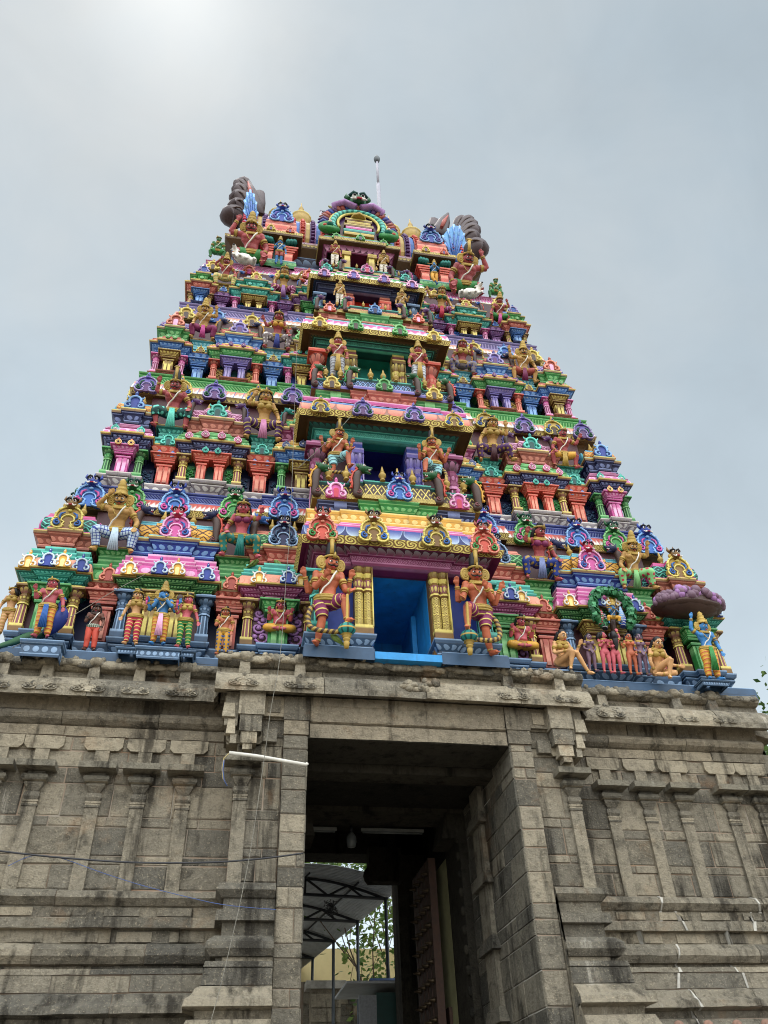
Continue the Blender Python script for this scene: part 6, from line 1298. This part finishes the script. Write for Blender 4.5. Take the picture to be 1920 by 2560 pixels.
fig('seated_statue', 'red woman beside a yellow sea beast, third storey right', (1156, 940), (1148, 857), 2.25, pose(SIT, r=((.2, 0, .46), (.16, -.06, .58)), l=((-.19, 0, .38), (-.18, -.1, .28))), 'skinred', True, cloth='spots:greyl:peri', top='gold')
fig('seated_statue', 'golden moustached man seated at right in the third storey', (1310, 958), (1298, 875), 2.25, pose(SIT, l=((-.25, 0, .52), (-.28, -.04, .66)), r=ONK), 'skingold', False, 0, 'brick', .55, 'cone', True, halo=True, sash='magenta')
# ---- fourth storey
fig('seated_statue', 'red moustached man in pale green trousers seated at left in the fourth storey', (560, 718), (555, 650), 3.05, pose(SIT, l=UP, r=ONK), 'skinred', False, 0, 'rings:yellowl:greenl', 1.0, 'cone', True, halo=True)
fig('seated_statue', 'golden woman in plum skirt stretching an arm to the right, fourth storey left', (706, 748), (717, 672), 3.05, pose(SIT, r=((.24, 0, .50), (.33, -.04, .62)), l=((-.2, 0, .40), (-.19, -.08, .28))), 'skingold', True, cloth='rings:magenta:pinkl', sash='purplel', top='greend')
fig('standing_statue', 'golden figure in a white ribbed skirt left of the red doorway', (848, 765), (841, 708), 2.16, STAND, 'skingold', False, .01, 'rings:white:gold', 1.0, 'cone', halo=True)
fig('standing_statue', 'golden figure in a ribbed skirt right of the red doorway', (1004, 792), (997, 730), 2.16, pose(STAND, r=((.18, -.01, .62), (.2, -.08, .70))), 'skingold', False, .01, 'rings:yellowl:gold', 1.0, 'cone', halo=True)
fig('seated_statue', 'golden woman in plum skirt with an arm bent up to the left, fourth storey right', (1102, 800), (1090, 723), 3.05, pose(SIT, l=((-.25, 0, .52), (-.31, -.04, .63)), r=((.19, 0, .40), (.21, -.1, .27))), 'skingold', True, cloth='rings:magenta:purplel', sash='crimson', top='greend')
fig('seated_statue', 'red man with gold crown and green shorts seated at right in the fourth storey', (1248, 815), (1243, 748), 3.05, pose(SIT, r=((.24, 0, .54), (.18, -.04, .64)), l=((-.2, 0, .38), (-.24, -.1, .27))), 'skinred', False, 0, 'green', .55, 'cone', sash='pink')
# ---- top storey
fig('giant_statue', 'huge red moustached figure with raised hand at the left end below the grey hood', (622, 656), (604, 554), 3.55, pose(GIANT), 'skinred', False, .02, 'green', .45, 'cone', True, halo=True, fat=1.2)
fig('giant_statue', 'huge red moustached figure with raised hand at the right end below the grey hood', (1165, 736), (1158, 632), 3.55, pose(mir(GIANT), yaw=10), 'skinred', False, .02, 'green', .45, 'tall', True, halo=True, fat=1.2)
fig('standing_statue', 'red figure in white banded skirt left of the small dark blue top doorway', (836, 667), (834, 610), 2.75, pose(STAND, l=((-.17, -.03, .62), (-.15, -.1, .72))), 'skinred', False, 0, 'rings:white:gold', 1.0, 'cone', halo=True)
fig('standing_statue', 'golden figure in banded skirt right of the small dark blue top doorway', (958, 692), (959, 634), 2.75, pose(STAND, r=((.17, -.03, .62), (.15, -.1, .72))), 'skingold', False, 0, 'rings:white:gold', 1.0, 'cone', halo=True)
fig('seated_statue', 'green big-bellied crouching figure at the left edge of the top storey', (542, 648), (538, 596), 3.7, SIT, 'skingreen', False, .06, 'green', .55, 'band', fat=1.3, hcol='skingreen', yaw=-25)
fig('seated_statue', 'green big-bellied crouching figure at the right edge of the top storey', (1238, 748), (1238, 700), 3.7, SIT, 'skingreen', False, .06, 'green', .55, 'band', fat=1.3, hcol='skingreen', yaw=25)
fig('standing_statue', 'small blue figure in orange shorts before the left orange top shrine', (696, 662), (699, 600), 3.40, pose(STAND, l=((-.17, -.02, .62), (-.12, -.1, .68))), 'skinblue', False, .01, 'brick', .45, 'cone', longh=True)
fig('standing_statue', 'small blue figure in yellow trousers playing a flute before the right orange top shrine', (1086, 712), (1084, 657), 3.40, pose(STAND, l=((-.16, -.08, .66), (-.06, -.13, .80)), r=((.16, -.1, .66), (.0, -.14, .78)), kl=((-.08, -.05, .27), (.05, -.07, .045))), 'skinblue', False, .01, 'yellow', .9, 'cone', extra=[('flute', lambda j: j.tube([(.06, -.125, .845), (-.27, -.14, .80)], .014, 'gold', 6))])
def cow(label, px_, Y, q):
    p = at(px_[0], px_[1], Y); m = MB(); s = .72
    m.tube(smooth([(-.55*q, .1, .30), (-.2*q, .05, .36), (.15*q, .0, .38), (.30*q, -.02, .50)], 4), [.18]*4+[.25]*4+[.22, .2, .18, .16, .13], 'white', 12)
    m.tube([(.28*q, -.03, .48), (.36*q, -.1, .66), (.38*q, -.16, .74)], [.15, .12, .10], 'white', 10)
    m.tube(smooth([(.38*q, -.12, .78), (.41*q, -.28, .74), (.43*q, -.38, .68)], 3), [.11, .11, .1, .09, .085, .08, .07], 'white', 10)
    m.ball((.15*q, .02, .55), (.14, .12, .12), 'white', 10, 7)
    for t in (-1, 1):
        m.tube([(.36*q+t*.08, -.1, .84), (.36*q+t*.14, -.08, .92), (.36*q+t*.12, -.1, 1.0)], [.03, .022, .006], 'greyl', 6); m.tube([(.37*q+t*.09, -.12, .78), (.37*q+t*.22, -.1, .74)], [.05, .02], 'pinkl', 6)
        m.tube([(.2*q+t*.12, -.1, .28), (.3*q+t*.14, -.28, .22), (.22*q+t*.14, -.35, .06)], [.08, .06, .045], 'white', 8); m.tube([(-.35*q+t*.14, .0, .25), (-.3*q+t*.18, -.2, .2), (-.4*q+t*.16, -.25, .05)], [.11, .07, .04], 'white', 8)
    o = m.build('cow_statue', None, p); o.scale = (s, s, s); tag(o, label, 'cow statue', 'white cow statues at the roof ends')
    j = MB()
    for t in (-1, 1): j.ball((.40*q+t*.08, -.22, .79), .022, 'black', 6, 5)
    j.ball((.435*q, -.43, .68), (.05, .03, .04), 'black', 8, 6); j.build('face_paint', o); BODIES.append((o, .03))
    j = MB(); j.tube([(.33*q+.13*math.cos(t), -.05+.12*math.sin(t), .56) for t in [2*PI*i/14 for i in range(15)]], .025, 'yellow', 6, False); j.build('garland', o)
cow('white cow statue lying in front of the huge red figure at left', (606, 658), 3.2, -1)
cow('white cow statue lying in front of the huge red figure at right', (1180, 745), 3.2, 1)
# pedestals in front of the ledge
for (px_, py_, w_, h_, Y_) in ((79, 1620, .30, .28, .12), (325, 1627, .20, .10, .20), (395, 1632, .34, .20, .10), (458, 1634, .17, .10, .20), (1790, 1707, .26, .10, .15)):
    p = at(px_+(22 if px_ < 100 else 0), py_, Y_); m = MB()
    m.sweep([(-w_, .5), (-w_, 0), (w_, 0), (w_, .5)], [(-.02, -h_*.5, 'edge:slate:slatel'), (-.01, -h_*.3, 'dots:slate:slatel'), (-.01, h_*.2, 'edge:slate:slatel'), (.02, h_*.30, 'edge:slate:slatel'), (.03, h_*.5, 'slate'), (-w_*.9, h_*.5+.003, 'slate')], 1.0); m.build('pedestal', tower, p)
# peacock beside the leftmost pink figure
p = at(140, 1590, .40); m = MB(); t = lambda x, y, Y=.40: tuple(Vector(at(x, y, Y))-Vector(p))
m.tube(smooth([t(158, 1502, .3), t(152, 1512, .28), t(156, 1530, .30), t(140, 1560, .36), t(110, 1585, .45)], 4), [.035, .04, .045, .045, .045, .05, .06, .075, .10, .12, .13, .13, .12, .11, .10, .08, .06], 'royal', 10)
o = m.build('peacock_statue', None, p); tag(o, 'blue peacock statue with green tail behind the leftmost pink figure', 'peacock statue'); BODIES.append((o, .03))
m = MB(); m.tube(smooth([t(112, 1585, .5), t(70, 1592, .5), t(30, 1606, .45), t(-10, 1618, .4)], 4), [.07, .08, .08, .08, .08, .075, .07, .07, .06, .05, .05, .04, .03], 'flute:greend:teald', 10, True, 6, .6); m.build('tail', o)
m = MB(); m.ball(t(158, 1500, .3), .055, 'blue', 8, 6); m.tube([t(160, 1500, .28), t(167, 1503, .22)], [.02, .004], 'gold', 6); m.build('head', o)
# purple rock held by the blue figure
p = at(1722, 1520, .38); m = MB(); rr = random.Random(4)
for i in range(90):
    a = rr.uniform(-1, 1); b = rr.uniform(.2, 1); x = a*.72; e = (1-a*a)**.5; t_ = rr.uniform(-.9, .9)
    m.ball((x, -.32*e*math.cos(t_), .02+.24*e*b), rr.uniform(.07, .10)*(.6+.4*e), 'skinpurple' if rr.random() < .75 else 'purplel', 9, 6, .05)
m.ball((0, .05, .0), (.76, .40, .10), 'brownh', 16, 7, .04); m.ball((0, .02, .06), (.70, .34, .24), 'brownh', 14, 7, .04)
tag(m.build('rock_statue', None, p), 'bumpy purple painted rock held above the blue crowned figure at right', 'rock')
# wreathed tree with the small blue flute player
p = at(1537, 1600, .42); o_ = Vector(p); t = lambda x, y, Y=.42: Vector(at(x, y, Y))-o_
tr_ = empty('tree_statue', p); tag(tr_, 'sculpted tree with a ring of dark green painted leaves above the standing women', 'tree statue')
m = MB(); m.tube([t(1540, 1600, .5), t(1532, 1560, .45), t(1536, 1520, .5)], [.07, .06, .05], 'brownh', 8)
for x, y in ((1505, 1498), (1520, 1490), (1545, 1490), (1560, 1510), (1500, 1515)): m.tube([t(1534, 1540, .48), t((x+1534)/2, (y+1530)/2-4, .5), t(x, y, .5)], [.05, .04, .03], 'brownh', 7)
m.build('trunk', tr_)
m = MB(); rr = random.Random(2); c = t(1527, 1528, .45); R_ = (t(1573, 1528, .45)-c).x; RZ = (t(1527, 1480, .45)-c).z*.95
for i in range(30):
    an = -PI*.28+PI*1.56*i/29; q = Vector((c.x+R_*math.cos(an), c.y-.05, c.z+RZ*math.sin(an)))
    for k in range(9):
        d = Vector((rr.uniform(-1, 1), rr.uniform(-1, .3), rr.uniform(-1, 1))).normalized(); e = q+d*.10; u_ = d.orthogonal().normalized()*.05; v_ = d.cross(u_)*1.1
        b = len(m.v); m.v += [tuple(e-u_), tuple(e+v_), tuple(e+u_+d*.02), tuple(e-v_)]; m.face((b, b+1, b+2, b+3), 'leafpaint')
    m.ball(q, .085, 'greend', 7, 5, .1)
m.build('crown', tr_)
m = MB()
for x, y, k in ((1502, 1548, 'crimson'), (1510, 1556, 'navy'), (1556, 1552, 'royal'), (1550, 1540, 'bluel')):
    a = t(x, y-22, .40); b = t(x+2, y+16, .38); m.tube([a, a.lerp(b, .5)+Vector((.01, -.02, 0)), b], [.02, .05, .06], 'rings:%s:white' % k, 7)
tag(m.build('hanging_clothes', None, p), 'small striped clothes hanging in the wreathed tree', 'clothes')
fig('seated_statue', 'small blue flute player in yellow sitting in the wreathed tree', (1534, 1560), (1530, 1513), .34, pose(SIT, l=((-.17, -.06, .42), (-.07, -.13, .55)), r=((.2, -.05, .45), (.02, -.14, .54))), 'skinblue', False, .01, 'yellow', .9, 'cone', extra=[('flute', lambda j: j.tube([(.08, -.13, .60), (-.3, -.14, .57)], .016, 'gold', 6))])
# parakeets
def parrot(label, px_, Y, q, tail):
    p = at(px_[0], px_[1], Y); m = MB()
    m.tube(smooth([(-.02*q, 0, .16), (.0, 0, .12), (.06*q, 0, .06), (.12*q, 0, .0), (.20*q, 0, -.06*tail)], 3), [.02, .034, .042, .045, .05, .052, .05, .04, .03, .022, .016, .012, .006], 'parrot', 9)
    o = m.build('parakeet', None, p); tag(o, label, 'parakeet', 'green parakeets on the ledges')
    m = MB(); m.tube([(-.045*q, -.01, .165), (-.07*q, -.01, .15), (-.068*q, -.01, .135)], [.014, .012, .003], 'beak', 6); m.build('beak', o)
    m = MB(); m.tube([(.02*q, -.04, .11), (.09*q, -.045, .03), (.17*q, -.02, -.03)], [.02, .026, .006], 'leaf', 6); m.build('wing', o)
parrot('green parakeet perched on the foot of the left door guardian', (833, 1606), -.36, 1, 1)
parrot('green parakeet standing upright on the teal cornice left of the middle bay', (640, 1417), .72, -1, 1)
parrot('green parakeet stretched flat along the teal cornice nearer the middle bay', (690, 1418), .72, 1, .2)
# one continuous surface for every body
bpy.context.view_layer.update()
for o, vx in BODIES:
    md = o.modifiers.new('skin', 'REMESH'); md.mode = 'VOXEL'; md.voxel_size = vx; md.use_smooth_shade = True
    s2 = o.modifiers.new('soft', 'SMOOTH'); s2.factor = .5; s2.iterations = 2
dg = bpy.context.evaluated_depsgraph_get()
for o, vx in BODIES:
    me = bpy.data.meshes.new_from_object(o.evaluated_get(dg)); o.modifiers.clear(); o.data = me
